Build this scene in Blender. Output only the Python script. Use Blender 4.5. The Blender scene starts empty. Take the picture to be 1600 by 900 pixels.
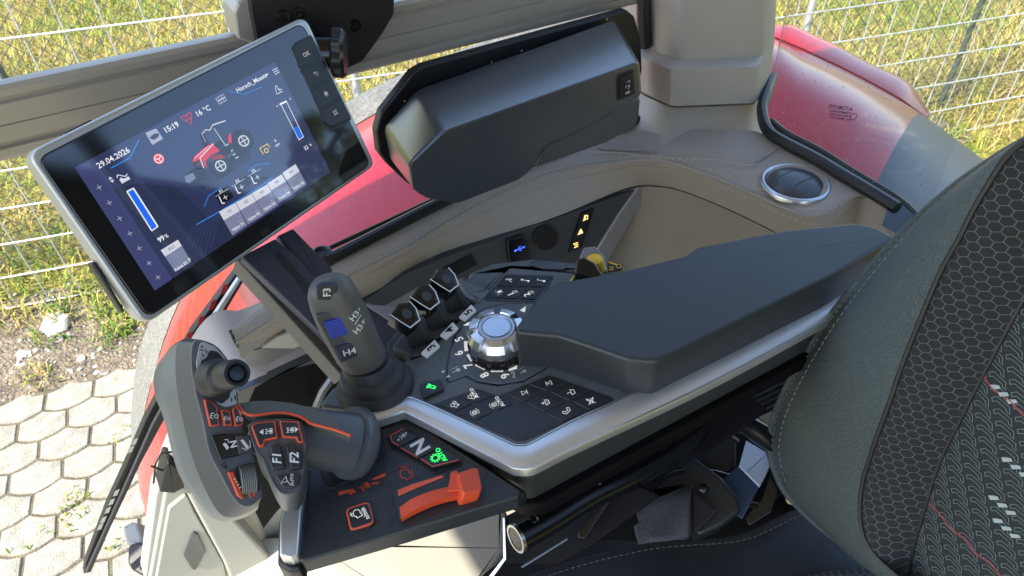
import bpy, math, random
import numpy as np
from mathutils import Vector, Matrix
random.seed(4)
SC = bpy.context.scene
COL = SC.collection
HC = 2.6                                   # eye height above the yard
# ---------------------------------------------------------------- camera, from the vanishing points of the fence and the cab
FPX = 1110.0
_d = np.array([48, 1229, 1110.]); _d /= np.linalg.norm(_d)
_z = np.array([0, 0, 1.]); _ef = _z - (_z @ _d) * _d; _ef /= np.linalg.norm(_ef)
_er = np.cross(_d, _ef)
if _er[0] < 0: _er = -_er
_A = math.radians(31)
_X = math.cos(_A) * _er + math.sin(_A) * _ef; _Y = -math.sin(_A) * _er + math.cos(_A) * _ef
_M = np.array([_X, _Y, -_d])               # photo camera axes -> tractor axes (X to the rear, Y to the right hand side, Z up)
CAM = Vector((0, 0, HC))
cd = bpy.data.cameras.new('camera'); co = bpy.data.objects.new('camera', cd); COL.objects.link(co)
r_, u_, b_ = _M @ np.array([1, 0, 0]), _M @ np.array([0, -1, 0]), _M @ np.array([0, 0, -1.])
co.matrix_world = Matrix(((r_[0], u_[0], b_[0], 0), (r_[1], u_[1], b_[1], 0), (r_[2], u_[2], b_[2], HC), (0, 0, 0, 1)))
cd.sensor_width = 36; cd.lens = 36 * FPX / 1600; cd.clip_start = 0.02; cd.clip_end = 500
SC.camera = co
cd.dof.use_dof = True; cd.dof.focus_distance = .64; cd.dof.aperture_fstop = 22
# ---------------------------------------------------------------- sky and sun
SUN = Vector((-0.60, -0.10, 0.74)).normalized()
w = bpy.data.worlds.new('World'); SC.world = w; w.use_nodes = True
nt = w.node_tree; nt.nodes.clear()
sky = nt.nodes.new('ShaderNodeTexSky'); sky.sky_type = 'NISHITA'; sky.sun_disc = False
sky.sun_elevation = math.asin(SUN.z); sky.sun_rotation = math.atan2(SUN.x, SUN.y)
bg = nt.nodes.new('ShaderNodeBackground'); bg.inputs[1].default_value = 0.15
wo = nt.nodes.new('ShaderNodeOutputWorld')
nt.links.new(sky.outputs[0], bg.inputs[0]); nt.links.new(bg.outputs[0], wo.inputs[0])
sl = bpy.data.lights.new('sun', 'SUN'); sl.energy = 2.6; sl.angle = math.radians(0.5); sl.color = (1, .93, .80)
so = bpy.data.objects.new('sun', sl); COL.objects.link(so)
so.rotation_euler = SUN.to_track_quat('Z', 'Y').to_euler()
SC.view_settings.view_transform = 'Standard'; SC.view_settings.look = 'None'
SC.view_settings.exposure = 1.75; SC.view_settings.gamma = 1; SC.view_settings.use_curve_mapping = False
SC.render.film_transparent = False
SC.cycles.max_bounces = 8; SC.cycles.transparent_max_bounces = 16; SC.cycles.caustics_reflective = False

# ---------------------------------------------------------------- helpers
def R(px, py): return Vector(_M @ np.array([(px - 800) / FPX, (py - 450) / FPX, 1.0]))
def PT(px, py, d): return CAM + R(px, py) * d
def cv(x, y, z): return Vector(_M @ np.array([x, y, z]))     # photo-frame direction (right, down, away) -> tractor axes
class PL:
    def __init__(s, o, n): s.o = Vector(o); s.n = Vector(n).normalized()
    def hit(s, px, py, off=0):
        r = R(px, py); o = s.o + s.n * off
        return CAM + r * ((o - CAM).dot(s.n) / r.dot(s.n))
def H(z): return PL((0, 0, HC + z), (0, 0, 1))
def YP(y): return PL((0, y, 0), (0, -1, 0))
UX, UY, UZ = Vector((1, 0, 0)), Vector((0, 1, 0)), Vector((0, 0, 1))
BASE = {}
def base_of(o): return BASE.get(o.name, Vector((0, 0, 0))) if o else Vector((0, 0, 0))
def thing(name, label, cat, loc, group=None, kind=None):
    o = bpy.data.objects.new(name, None); COL.objects.link(o); o.location = loc; o.empty_display_size = .02
    o['label'] = label; o['category'] = cat
    if group: o['group'] = group
    BASE[o.name] = Vector(loc)
    return o
def tag(o, label, cat, group=None):
    o['label'] = label; o['category'] = cat
    if group: o['group'] = group
    return o
def copy_thing(o, delta, label):
    c = o.copy(); COL.objects.link(c); c.location = o.location + delta; c['label'] = label
    for ch in list(o.children):
        k = ch.copy(); COL.objects.link(k); k.parent = c
        for g in list(ch.children):
            q = g.copy(); COL.objects.link(q); q.parent = k
    return c
class MB:
    def __init__(s): s.v = []; s.f = []; s.m = []; s.uv = {}
    def add(s, vs, fs, mi=0):
        b = len(s.v); s.v += [Vector(v) for v in vs]; s.f += [tuple(i + b for i in f) for f in fs]; s.m += [mi] * len(fs); return b
    def build(s, name, mats, parent=None, smooth=35, wn=False, structure=False, pivot=None):
        me = bpy.data.meshes.new(name)
        off = base_of(parent)
        if parent is None and pivot is not None: off = Vector(pivot)
        me.from_pydata([v - off for v in s.v], [], s.f); me.update()
        if not isinstance(mats, (list, tuple)): mats = [mats]
        for m in mats: me.materials.append(m)
        if len(mats) > 1: me.polygons.foreach_set('material_index', s.m)
        if smooth:
            me.polygons.foreach_set('use_smooth', [True] * len(me.polygons)); me.set_sharp_from_angle(angle=math.radians(smooth))
        if s.uv:
            ul = me.uv_layers.new(name='UVMap')
            for l in me.loops: ul.data[l.index].uv = s.uv.get(l.vertex_index, (0, 0))
        o = bpy.data.objects.new(name, me); COL.objects.link(o)
        if parent: o.parent = parent; BASE[o.name] = off
        elif pivot is not None: o.location = off; BASE[o.name] = off
        if wn:
            md = o.modifiers.new('wn', 'WEIGHTED_NORMAL'); md.keep_sharp = True
        if structure: o['kind'] = 'structure'
        return o
def frame(pl, poly3):
    n = pl.n; u = (poly3[1] - poly3[0]).normalized(); u = (u - n * u.dot(n)).normalized(); v = n.cross(u)
    return u, v
def fillet(p2, r, seg=4):
    if not r: return p2
    out = []; N = len(p2)
    for i, p in enumerate(p2):
        rr = r[i] if isinstance(r, (list, tuple)) else r
        a = p2[i - 1]; b = p2[(i + 1) % N]
        d1 = a - p; d2 = b - p; l1 = d1.length; l2 = d2.length
        if rr <= 0 or l1 < 1e-7 or l2 < 1e-7: out.append(p); continue
        d1 /= l1; d2 /= l2; c = max(-1, min(1, d1.dot(d2))); ang = math.acos(c)
        if ang > 3.0: out.append(p); continue
        t = min(rr / math.tan(ang / 2), l1 * .48, l2 * .48)
        s0 = p + d1 * t; s1 = p + d2 * t
        for k in range(seg + 1):
            q = k / seg; out.append(s0 * (1 - q) ** 2 + p * (2 * q * (1 - q)) + s1 * q * q)
    return out
def inset(p2, d):
    N = len(p2); out = []
    for i, p in enumerate(p2):
        e1 = p - p2[i - 1]; e2 = p2[(i + 1) % N] - p
        if e1.length < 1e-9: e1 = e2
        if e2.length < 1e-9: e2 = e1
        n1 = Vector((-e1.y, e1.x)).normalized(); n2 = Vector((-e2.y, e2.x)).normalized()
        m = n1 + n2
        if m.length < 1e-6: m = n1
        m.normalize(); k = min(2.0, 1 / max(.3, m.dot(n1)))
        out.append(p + m * d * k)
    return out
def area2(p): return sum(p[i - 1].x * p[i].y - p[i].x * p[i - 1].y for i in range(len(p))) / 2
def add_prism(mb, pl, pts3, thick, r=0, bev=0, off=0, taper=0, mi=0, seg=4, bs=3):
    n = pl.n; o = pts3[0]; u, v = frame(pl, pts3)
    p2 = [Vector(((p - o).dot(u), (p - o).dot(v))) for p in pts3]
    if area2(p2) < 0:
        p2.reverse()
        if isinstance(r, (list, tuple)): r = list(reversed(r))
    p2 = fillet(p2, r, seg); N = len(p2)
    rings = [(-taper, -thick), (0, -bev if bev else 0)]
    if bev:
        for k in range(1, bs + 1):
            a = k / bs * math.pi / 2; rings.append((bev * (1 - math.cos(a)), -bev + bev * math.sin(a)))
    vs = []; fs = []
    for ins, h in rings:
        q = inset(p2, ins) if ins else p2
        vs += [o + u * t.x + v * t.y + n * (h + off) for t in q]
    for k in range(len(rings) - 1):
        for i in range(N):
            j = (i + 1) % N; fs.append((k * N + i, k * N + j, (k + 1) * N + j, (k + 1) * N + i))
    L = (len(rings) - 1) * N
    fs.append(tuple(range(L, L + N))); fs.append(tuple(reversed(range(N))))
    mb.add(vs, fs, mi)
def prism(name, pl, px, thick, mat, parent=None, r=0, bev=0, off=0, taper=0, wn=True, seg=4, **k):
    mb = MB(); add_prism(mb, pl, [pl.hit(*p) if len(p) == 2 else Vector(p) for p in px], thick, r, bev, off, taper, seg=seg)
    return mb.build(name, mat, parent, wn=wn, **k)
def add_poly(mb, pl, px, off=.0004, mi=0, r=0):
    p3 = [pl.hit(*p) for p in px]; flat(mb, pl, p3, off, mi, r)
def flat(mb, pl, p3, off=.0004, mi=0, r=0):
    n = pl.n; o = p3[0]; u, v = frame(pl, p3)
    p2 = [Vector(((p - o).dot(u), (p - o).dot(v))) for p in p3]
    if area2(p2) < 0: p2.reverse()
    p2 = fillet(p2, r)
    mb.add([o + u * t.x + v * t.y + n * off for t in p2], [tuple(range(len(p2)))], mi)
def ribbon(mb, n, p3, wd, off=.0004, closed=False, mi=0):
    N = len(p3); L = []; Rr = []
    for i, p in enumerate(p3):
        a = p3[i - 1] if (i > 0 or closed) else p; b = p3[(i + 1) % N] if (i < N - 1 or closed) else p
        e1 = (p - a); e2 = (b - p)
        if e1.length < 1e-9: e1 = e2
        if e2.length < 1e-9: e2 = e1
        s1 = n.cross(e1).normalized(); s2 = n.cross(e2).normalized(); m = s1 + s2
        if m.length < 1e-6: m = s1
        m.normalize(); k = min(1.6, 1 / max(.3, m.dot(s1)))
        L.append(p + m * wd / 2 * k + n * off); Rr.append(p - m * wd / 2 * k + n * off)
    fs = []
    for i in range(N if closed else N - 1):
        j = (i + 1) % N; fs.append((N + i, N + j, j, i))
    mb.add(L + Rr, fs, mi)
def stroke(mb, pl, px, wd, off=.0004, closed=False, mi=0): ribbon(mb, pl.n, [pl.hit(*p) for p in px], wd, off, closed, mi)
_tc = {}
def text_mesh(s, bold):
    k = (s, bold)
    if k not in _tc:
        c = bpy.data.curves.new('t', 'FONT'); c.body = s; c.size = 1; c.offset = bold; c.resolution_u = 2
        o = bpy.data.objects.new('t', c); me = bpy.data.meshes.new_from_object(o)
        vs = [v.co.copy() for v in me.vertices]; fs = [tuple(p.vertices) for p in me.polygons]
        bpy.data.objects.remove(o); bpy.data.curves.remove(c); bpy.data.meshes.remove(me)
        x0 = min(v.x for v in vs); x1 = max(v.x for v in vs); y0 = min(v.y for v in vs); y1 = max(v.y for v in vs)
        _tc[k] = (vs, fs, x0, x1, y0, y1)
    return _tc[k]
def text(mb, pl, s, c, h, ud, off=.0004, mi=0, bold=.012, asp=1.0, slant=0, width=None):
    vs, fs, x0, x1, y0, y1 = text_mesh(s, bold)
    C = pl.hit(*c) if len(c) == 2 else Vector(c); u = (ud - pl.n * ud.dot(pl.n)).normalized(); v = pl.n.cross(u)
    k = h / .72; kx = k * asp
    if width: kx = width / (x1 - x0)
    mb.add([C + u * ((p.x - (x0 + x1) / 2) * kx + slant * (p.y - .36) * k) + v * (p.y - .36) * k + pl.n * off for p in vs], fs, mi)
def icon(mb, pl, c, size, ud, items, off=.0004, mi=0):
    C = pl.hit(*c) if len(c) == 2 else Vector(c); n = pl.n; u = (ud - n * ud.dot(n)).normalized(); v = n.cross(u)
    P = lambda q: C + u * (q[0] * size) + v * (q[1] * size)
    for it in items:
        if it[0] == 's': ribbon(mb, n, [P(q) for q in it[1]], it[2] * size * .8, off, len(it) > 3, mi)
        elif it[0] == 'p': flat(mb, pl, [P(q) for q in it[1]], off, mi)
        elif it[0] in 'cda':
            (x, y), r = it[1], it[2]
            if it[0] == 'd': flat(mb, pl, [P((x + r * math.cos(a * .3927), y + r * math.sin(a * .3927))) for a in range(16)], off, mi)
            elif it[0] == 'c': ribbon(mb, n, [P((x + r * math.cos(a * .3927), y + r * math.sin(a * .3927))) for a in range(16)], it[3] * size * .8, off, True, mi)
            else:
                a0, a1 = math.radians(it[4]), math.radians(it[5])
                ribbon(mb, n, [P((x + r * math.cos(a0 + (a1 - a0) * t / 12), y + r * math.sin(a0 + (a1 - a0) * t / 12))) for t in range(13)], it[3] * size, off, False, mi)
def add_loft(mb, rings, cap0=True, cap1=True, closed=True, mi=0, caps_mi=None):
    N = len(rings[0]); vs = [p for r in rings for p in r]; fs = []
    for k in range(len(rings) - 1):
        for i in range(N if closed else N - 1):
            j = (i + 1) % N; fs.append((k * N + i, k * N + j, (k + 1) * N + j, (k + 1) * N + i))
    b = mb.add(vs, fs, mi)
    L = (len(rings) - 1) * N
    cm = mi if caps_mi is None else caps_mi
    if cap1: mb.f.append(tuple(b + L + i for i in range(N))); mb.m.append(cm)
    if cap0: mb.f.append(tuple(b + i for i in reversed(range(N)))); mb.m.append(cm)
def add_tube(mb, pts, rad, seg=12, mi=0, cap=True, closed=False):
    pts = [Vector(p) for p in pts]; N = len(pts)
    rings = []; ref = None
    for i, p in enumerate(pts):
        t = (pts[min(i + 1, N - 1)] - pts[max(i - 1, 0)]).normalized()
        if ref is None: ref = t.orthogonal().normalized()
        ref = (ref - t * ref.dot(t)).normalized(); b = t.cross(ref)
        r = rad[i] if isinstance(rad, (list, tuple)) else rad
        rings.append([p + ref * (r * math.cos(2 * math.pi * k / seg)) + b * (r * math.sin(2 * math.pi * k / seg)) for k in range(seg)])
    add_loft(mb, rings, cap, cap, mi=mi)
def add_lathe(mb, o, ax, prof, seg=32, mi=0, cap=True, fac=None, ref=None):
    ax = ax.normalized(); u = (ref if ref else ax.orthogonal()).normalized(); u = (u - ax * u.dot(ax)).normalized(); v = ax.cross(u); rings = []
    for r, h in prof:
        rings.append([o + ax * h + (u * math.cos(2 * math.pi * k / seg) + v * math.sin(2 * math.pi * k / seg)) * max(r, 1e-5) for k in range(seg)])
    add_loft(mb, rings, cap, cap, mi=mi)
def add_box(mb, c, sx, sy, sz, ax=None, mi=0):
    ex, ey, ez = ax if ax else (UX, UY, UZ); c = Vector(c)
    vs = [c + ex * (a * sx / 2) + ey * (b * sy / 2) + ez * (d * sz / 2) for a in (-1, 1) for b in (-1, 1) for d in (-1, 1)]
    mb.add(vs, [(0, 1, 3, 2), (4, 6, 7, 5), (0, 4, 5, 1), (2, 3, 7, 6), (0, 2, 6, 4), (1, 5, 7, 3)], mi)
def catmull(P, n):
    P = [np.array(p, float) for p in P]; out = []
    Q = [2 * P[0] - P[1]] + P + [2 * P[-1] - P[-2]]
    for i in range(1, len(Q) - 2):
        for k in range(n):
            t = k / n
            out.append(.5 * (2 * Q[i] + (Q[i + 1] - Q[i - 1]) * t + (2 * Q[i - 1] - 5 * Q[i] + 4 * Q[i + 1] - Q[i + 2]) * t * t + (3 * Q[i] - Q[i - 1] - 3 * Q[i + 1] + Q[i + 2]) * t ** 3))
    out.append(P[-1]); return out
def resample(P, n):
    P = [np.array(p, float) for p in P]; L = [0]
    for a, b in zip(P, P[1:]): L.append(L[-1] + np.linalg.norm(b - a))
    out = []
    for t in np.linspace(0, L[-1], n):
        i = min(max(np.searchsorted(L, t) - 1, 0), len(P) - 2); k = (t - L[i]) / max(L[i + 1] - L[i], 1e-9)
        out.append(P[i] + (P[i + 1] - P[i]) * k)
    return out
def smooth_px(px, n=48): return resample(catmull(px, 8), n)
def curve_on(pl, px, n=48, off=0): return [pl.hit(p[0], p[1], off) for p in smooth_px(px, n)]
def add_grid(mb, rows, mi=0, uvs=None, flip=False):
    n = len(rows[0]); vs = [p for r in rows for p in r]; fs = []
    for k in range(len(rows) - 1):
        for i in range(n - 1):
            f = (k * n + i, k * n + i + 1, (k + 1) * n + i + 1, (k + 1) * n + i)
            fs.append(tuple(reversed(f)) if flip else f)
    b = mb.add(vs, fs, mi)
    if uvs:
        k = 0
        for r in uvs:
            for q in r: mb.uv[b + k] = q; k += 1

# ---------------------------------------------------------------- materials
def s2l(c): return tuple(((x / 255) / 12.92 if x / 255 <= .04045 else ((x / 255 + .055) / 1.055) ** 2.4) for x in c)
def mat(name, col, rough=.5, metal=0, bump=None, var=0, var_scale=40, coat=0, spec=.5, emit=None, estr=1, dust=0, tex='NOISE', rvar=0, sheen=0):
    m = bpy.data.materials.new(name); m.use_nodes = True; n = m.node_tree; b = n.nodes['Principled BSDF']
    b.inputs['Base Color'].default_value = (*col, 1); b.inputs['Roughness'].default_value = rough; b.inputs['Metallic'].default_value = metal
    b.inputs['Specular IOR Level'].default_value = spec; b.inputs['Coat Weight'].default_value = coat; b.inputs['Coat Roughness'].default_value = .06
    if sheen: b.inputs['Sheen Weight'].default_value = sheen
    if emit: b.inputs['Emission Color'].default_value = (*emit, 1); b.inputs['Emission Strength'].default_value = estr
    tc = n.nodes.new('ShaderNodeTexCoord')
    if var or dust:
        t = n.nodes.new('ShaderNodeTexNoise'); t.inputs['Scale'].default_value = var_scale; t.inputs['Detail'].default_value = 6; n.links.new(tc.outputs['Object'], t.inputs[0])
        mx = n.nodes.new('ShaderNodeMix'); mx.data_type = 'RGBA'
        ra = n.nodes.new('ShaderNodeValToRGB'); ra.color_ramp.elements[0].position = .35; ra.color_ramp.elements[1].position = .7
        n.links.new(t.outputs[0], ra.inputs[0])
        k = 1 - var
        mx.inputs[6].default_value = (*[c * k for c in col], 1); mx.inputs[7].default_value = (*[min(1, c * (1 + var)) for c in col], 1)
        n.links.new(ra.outputs[0], mx.inputs[0]); out = mx.outputs[2]
        if dust:
            t2 = n.nodes.new('ShaderNodeTexNoise'); t2.inputs['Scale'].default_value = var_scale * 6; t2.inputs['Detail'].default_value = 8; n.links.new(tc.outputs['Object'], t2.inputs[0])
            r2 = n.nodes.new('ShaderNodeValToRGB'); r2.color_ramp.elements[0].position = .42; r2.color_ramp.elements[1].position = .75
            r2.color_ramp.elements[0].color = (0, 0, 0, 1); r2.color_ramp.elements[1].color = (dust, dust, dust, 1)
            n.links.new(t2.outputs[0], r2.inputs[0])
            m2 = n.nodes.new('ShaderNodeMix'); m2.data_type = 'RGBA'; m2.inputs[7].default_value = (.42, .39, .32, 1)
            n.links.new(r2.outputs[0], m2.inputs[0]); n.links.new(out, m2.inputs[6]); out = m2.outputs[2]
        n.links.new(out, b.inputs['Base Color'])
    if rvar:
        t = n.nodes.new('ShaderNodeTexNoise'); t.inputs['Scale'].default_value = 18; t.inputs['Detail'].default_value = 7; n.links.new(tc.outputs['Object'], t.inputs[0])
        mr = n.nodes.new('ShaderNodeMapRange'); mr.inputs[1].default_value = .3; mr.inputs[2].default_value = .7; mr.inputs[3].default_value = rough - rvar; mr.inputs[4].default_value = rough + rvar
        n.links.new(t.outputs[0], mr.inputs[0]); n.links.new(mr.outputs[0], b.inputs['Roughness'])
    if bump:
        sc, st, dist = bump
        if tex == 'VORONOI':
            t = n.nodes.new('ShaderNodeTexVoronoi'); t.feature = 'DISTANCE_TO_EDGE'; t.inputs['Scale'].default_value = sc
            nn = n.nodes.new('ShaderNodeTexNoise'); nn.inputs['Scale'].default_value = sc * .7; n.links.new(tc.outputs['Object'], nn.inputs[0])
            ad = n.nodes.new('ShaderNodeMix'); ad.data_type = 'RGBA'; ad.inputs[0].default_value = .012
            n.links.new(tc.outputs['Object'], ad.inputs[6]); n.links.new(nn.outputs[1], ad.inputs[7]); n.links.new(ad.outputs[2], t.inputs[0])
            mr = n.nodes.new('ShaderNodeMapRange'); mr.inputs[2].default_value = .22; n.links.new(t.outputs['Distance'], mr.inputs[0]); h = mr.outputs[0]
        else:
            t = n.nodes.new('ShaderNodeTexNoise'); t.inputs['Scale'].default_value = sc; t.inputs['Detail'].default_value = 3; n.links.new(tc.outputs['Object'], t.inputs[0]); h = t.outputs[0]
        bp = n.nodes.new('ShaderNodeBump'); bp.inputs['Strength'].default_value = st; bp.inputs['Distance'].default_value = dist
        n.links.new(h, bp.inputs['Height']); n.links.new(bp.outputs[0], b.inputs['Normal'])
    return m
def emis(name, col, st=1.0, base=None, rough=.5, coat=0):
    return mat(name, base if base else tuple(c * .5 for c in col), rough, emit=col, estr=st, coat=coat)
M = {}
M['arm'] = mat('armrest soft plastic', (.100, .115, .123), .42, bump=(900, .25, .0003), var=.06, var_scale=80, rvar=.06, dust=.04)
M['pad'] = mat('armrest pad skin', (.028, .031, .033), .38, bump=(1100, .5, .0004), rvar=.03)
M['panel'] = mat('satin black panel', (.019, .023, .028), .38, bump=(1200, .15, .0002), rvar=.05, var=.05, var_scale=90, dust=.05)
M['btn'] = mat('button black', (.019, .022, .026), .42, bump=(1500, .1, .0001))
M['black'] = mat('black plastic', (.008, .008, .009), .45, rvar=.08)
M['gloss'] = mat('gloss black', (.006, .006, .007), .12)
M['rubber'] = mat('rubber', (.030, .031, .031), .6, bump=(700, .2, .0003))
M['handle'] = mat('handle grey', (.085, .091, .10), .40, bump=(1300, .15, .0002), rvar=.05)
M['handled'] = mat('handle dark grey', (.050, .053, .058), .45, bump=(1300, .15, .0002))
M['shell'] = mat('handle shell grey', (.115, .130, .132), .38, bump=(1300, .1, .0002))
M['lever'] = mat('lever grey', (.085, .083, .076), .5, bump=(1300, .2, .0002))
M['silver'] = mat('brushed silver', (.72, .71, .69), .40, metal=.85, rvar=.06, bump=(300, .05, .0002))
M['chrome'] = mat('satin chrome', (.74, .74, .75), .33, metal=1, rvar=.05)
M['bezel'] = mat('bezel silver', (.46, .46, .44), .35, metal=.55)
M['alu'] = mat('anodised rail', (.36, .325, .28), .42, metal=.3, rvar=.06)
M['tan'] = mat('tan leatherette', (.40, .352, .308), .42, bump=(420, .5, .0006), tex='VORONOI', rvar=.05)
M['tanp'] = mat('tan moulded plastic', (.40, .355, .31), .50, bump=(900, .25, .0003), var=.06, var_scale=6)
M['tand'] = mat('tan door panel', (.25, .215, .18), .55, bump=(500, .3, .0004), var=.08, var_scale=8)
M['grey'] = mat('grey moulded plastic', (.040, .044, .049), .26, spec=.95, bump=(900, .2, .0003))
M['pocket'] = mat('dark grey trim', (.055, .060, .066), .5, bump=(900, .2, .0003))
M['cream'] = mat('pale lower trim', (.42, .40, .33), .55, bump=(700, .25, .0004), var=.06, var_scale=8)
M['greytrim'] = mat('warm grey trim', (.36, .355, .31), .5, bump=(800, .25, .0003), var=.06, var_scale=8)
M['red'] = mat('red paint', (.40, .005, .010), .30, coat=.35, var=.06, var_scale=30, dust=.07)
M['reddk'] = mat('dusty dark plastic', (.14, .14, .125), .6, var=.12, var_scale=30, dust=.5)
M['orange'] = mat('orange plastic', (.66, .075, .022), .38, bump=(1400, .1, .0001))
M['orangel'] = mat('orange line', (.70, .11, .045), .5)
M['white'] = mat('white print', (.66, .66, .63), .5)
M['lit'] = mat('backlit legend', (.8, .78, .7), .5, emit=(1, .95, .85), estr=.12)
M['green'] = emis('green lit legend', (.02, .75, .10), .75)
M['amber'] = emis('amber lit legend', (1, .72, .25), .7)
M['blueled'] = emis('blue lit legend', (.05, .12, 1), .9)
M['bluebtn'] = mat('blue button', (.012, .035, .30), .35)
M['yellow'] = mat('yellow knob', (.78, .48, .03), .35)
M['stick'] = mat('thumb stick rubber', (.010, .010, .011), .5, bump=(700, .2, .0003))
M['seal'] = mat('rubber seal', (.012, .013, .014), .38)
M['leather'] = mat('seat leather', (.072, .088, .083), .40, bump=(330, .6, .0011), tex='VORONOI', rvar=.05)
M['vinyl'] = mat('seat cushion vinyl', (.020, .022, .025), .5, bump=(700, .2, .0003), var=.1, var_scale=14)
M['thread'] = mat('stitching', (.17, .17, .16), .7)
M['tthread'] = mat('tan stitching', (.50, .45, .385), .7)
M['tube'] = mat('black powder coat', (.006, .006, .007), .22)
M['deep'] = mat('matt black steel', (.0035, .0035, .004), .6, spec=.12)
M['web'] = mat('webbing', (.045, .046, .050), .75, bump=(520, 1, .0012))
M['steel'] = mat('bare steel', (.55, .54, .52), .3, metal=1)
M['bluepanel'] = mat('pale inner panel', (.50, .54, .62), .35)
M['galv'] = mat('galvanised wire', (.52, .53, .52), .42, metal=.3, var=.15, var_scale=30)
M['chain'] = mat('green chain link wire', (.10, .12, .10), .55)
M['ventring'] = mat('vent ring satin', (.66, .68, .72), .28, metal=.9)
M['head'] = mat('headliner', (.45, .44, .42), .8)
# ================================================================ the yard outside
GR = H(-HC)
fa, fb = GR.hit(15, 487), GR.hit(1490, 212)
FD = (fb - fa).normalized(); FN = Vector((-FD.y, FD.x, 0))          # along the fence, away from the tractor
def yard(s, t, z=0): return Vector((fa.x + FD.x * s + FN.x * t, fa.y + FD.y * s + FN.y * t, z))
def ground_mat():
    m = bpy.data.materials.new('dry meadow ground'); m.use_nodes = True; n = m.node_tree; b = n.nodes['Principled BSDF']
    tc = n.nodes.new('ShaderNodeTexCoord'); out = None
    t1 = n.nodes.new('ShaderNodeTexNoise'); t1.inputs['Scale'].default_value = 3.2; t1.inputs['Detail'].default_value = 9; t1.inputs['Roughness'].default_value = .7
    t2 = n.nodes.new('ShaderNodeTexNoise'); t2.inputs['Scale'].default_value = 34; t2.inputs['Detail'].default_value = 6
    n.links.new(tc.outputs['Object'], t1.inputs[0]); n.links.new(tc.outputs['Object'], t2.inputs[0])
    r1 = n.nodes.new('ShaderNodeValToRGB'); e = r1.color_ramp.elements
    e[0].position = .3; e[0].color = (.13, .17, .03, 1); e[1].position = .72; e[1].color = (.33, .24, .10, 1)
    q = e.new(.5); q.color = (.29, .26, .06, 1)
    r2 = n.nodes.new('ShaderNodeValToRGB'); e2 = r2.color_ramp.elements
    e2[0].position = .35; e2[0].color = (.55, .5, .4, 1); e2[1].position = .7; e2[1].color = (1.2, 1.15, 1.05, 1)
    mx = n.nodes.new('ShaderNodeMix'); mx.data_type = 'RGBA'; mx.blend_type = 'MULTIPLY'; mx.inputs[0].default_value = 1
    n.links.new(t1.outputs[0], r1.inputs[0]); n.links.new(t2.outputs[0], r2.inputs[0]); n.links.new(r1.outputs[0], mx.inputs[6]); n.links.new(r2.outputs[0], mx.inputs[7])
    n.links.new(mx.outputs[2], b.inputs['Base Color']); b.inputs['Roughness'].default_value = .9
    bp = n.nodes.new('ShaderNodeBump'); bp.inputs['Distance'].default_value = .02; n.links.new(t2.outputs[0], bp.inputs['Height']); n.links.new(bp.outputs[0], b.inputs['Normal'])
    return m
mb = MB(); mb.add([(-150, -150, 0), (150, -150, 0), (150, 150, 0), (-150, 150, 0)], [(0, 1, 2, 3)])
mb.build('ground', ground_mat(), smooth=0, structure=True)
# soil strip between the paving and the fence
pa, pb = GR.hit(0, 636), GR.hit(215, 577)
PD = (pb - pa).normalized(); PN = Vector((-PD.y, PD.x, 0))
soil = mat('soil with gravel', (.20, .145, .085), .95, bump=(60, 1, .03), var=.55, var_scale=16, dust=.75)
mb = MB(); rows = []
for j in range(41):
    row = []
    for i in range(121):
        s = -3 + i * .075; t = -.02 + j * .021
        p = pa + PD * (s + 0) + PN * t
        row.append(Vector((p.x, p.y, .006 + .02 * random.random() * (1 if 1 < j < 39 else .2))))
    rows.append(row)
add_grid(mb, rows); mb.build('soil_strip', soil, structure=True)
# paving: wavy concrete stones with sandy joints
stone = mat('concrete paving stone', (.38, .345, .265), .85, bump=(140, .9, .008), var=.25, var_scale=22, dust=.4)
joint = mat('sandy joint', (.15, .125, .08), .95, bump=(90, 1, .01), var=.3, var_scale=25)
mb = MB()
def pav(s, t, z): p = pa + PD * s - PN * t; return (p.x, p.y, z)
mb.add([pav(-4, 0.0, .020), pav(5, 0.0, .020), pav(5, 6, .020), pav(-4, 6, .020)], [(0, 3, 2, 1)], 1)
LX, LY = .212, .146
def jit(i, j, k): random.seed(i * 7349 + j * 917 + k); return random.uniform(-1, 1)
def node(i, j):      # shared joint nodes, two per stone along the row line
    return (i * LX / 2 + .004 * jit(i, j, 1), j * LY + (-.019 if (i + j) % 2 else .019) + .005 * jit(i, j, 2))
for j in range(0, 30):
    for i in range(-40, 44):
        if (i + j) % 2: continue
        P = [node(i, j), node(i + 1, j), node(i + 2, j), node(i + 2, j + 1), node(i + 1, j + 1), node(i, j + 1)]
        # wavy edges: mid points pushed sideways
        Q = []
        for k in range(6):
            a, b = P[k], P[(k + 1) % 6]
            Q.append(Vector(a)); m = (Vector(a) + Vector(b)) / 2; e = (Vector(b) - Vector(a)); nn = Vector((-e.y, e.x)).normalized()
            sgn = .007 * (1 if (k in (0, 1)) else -1 if k in (3, 4) else 0)
            Q.append(m + nn * sgn)
        if min(q.y for q in Q) < -.04 : Q = [Vector((q.x, max(q.y, .004))) for q in Q]
        c = sum(Q, Vector((0, 0))) / len(Q)
        if area2(Q) < 0: Q.reverse()
        h = .027 + .002 * jit(i, j, 5); tx = .012 * jit(i, j, 6); ty = .012 * jit(i, j, 7)
        rings = []
        for ins, z in ((.0045, -.01), (.0055, h - .007), (.009, h - .001), (.016, h)):
            q = inset(Q, ins); rings.append([Vector(pav(p.x, p.y, max(.002, z + tx * (p.x - c.x) + ty * (p.y - c.y) if z > 0 else z))) for p in q])
        add_loft(mb, rings, cap0=False)
random.seed(11)
mb.build('paving', [stone, joint], smooth=30, structure=True)
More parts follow.
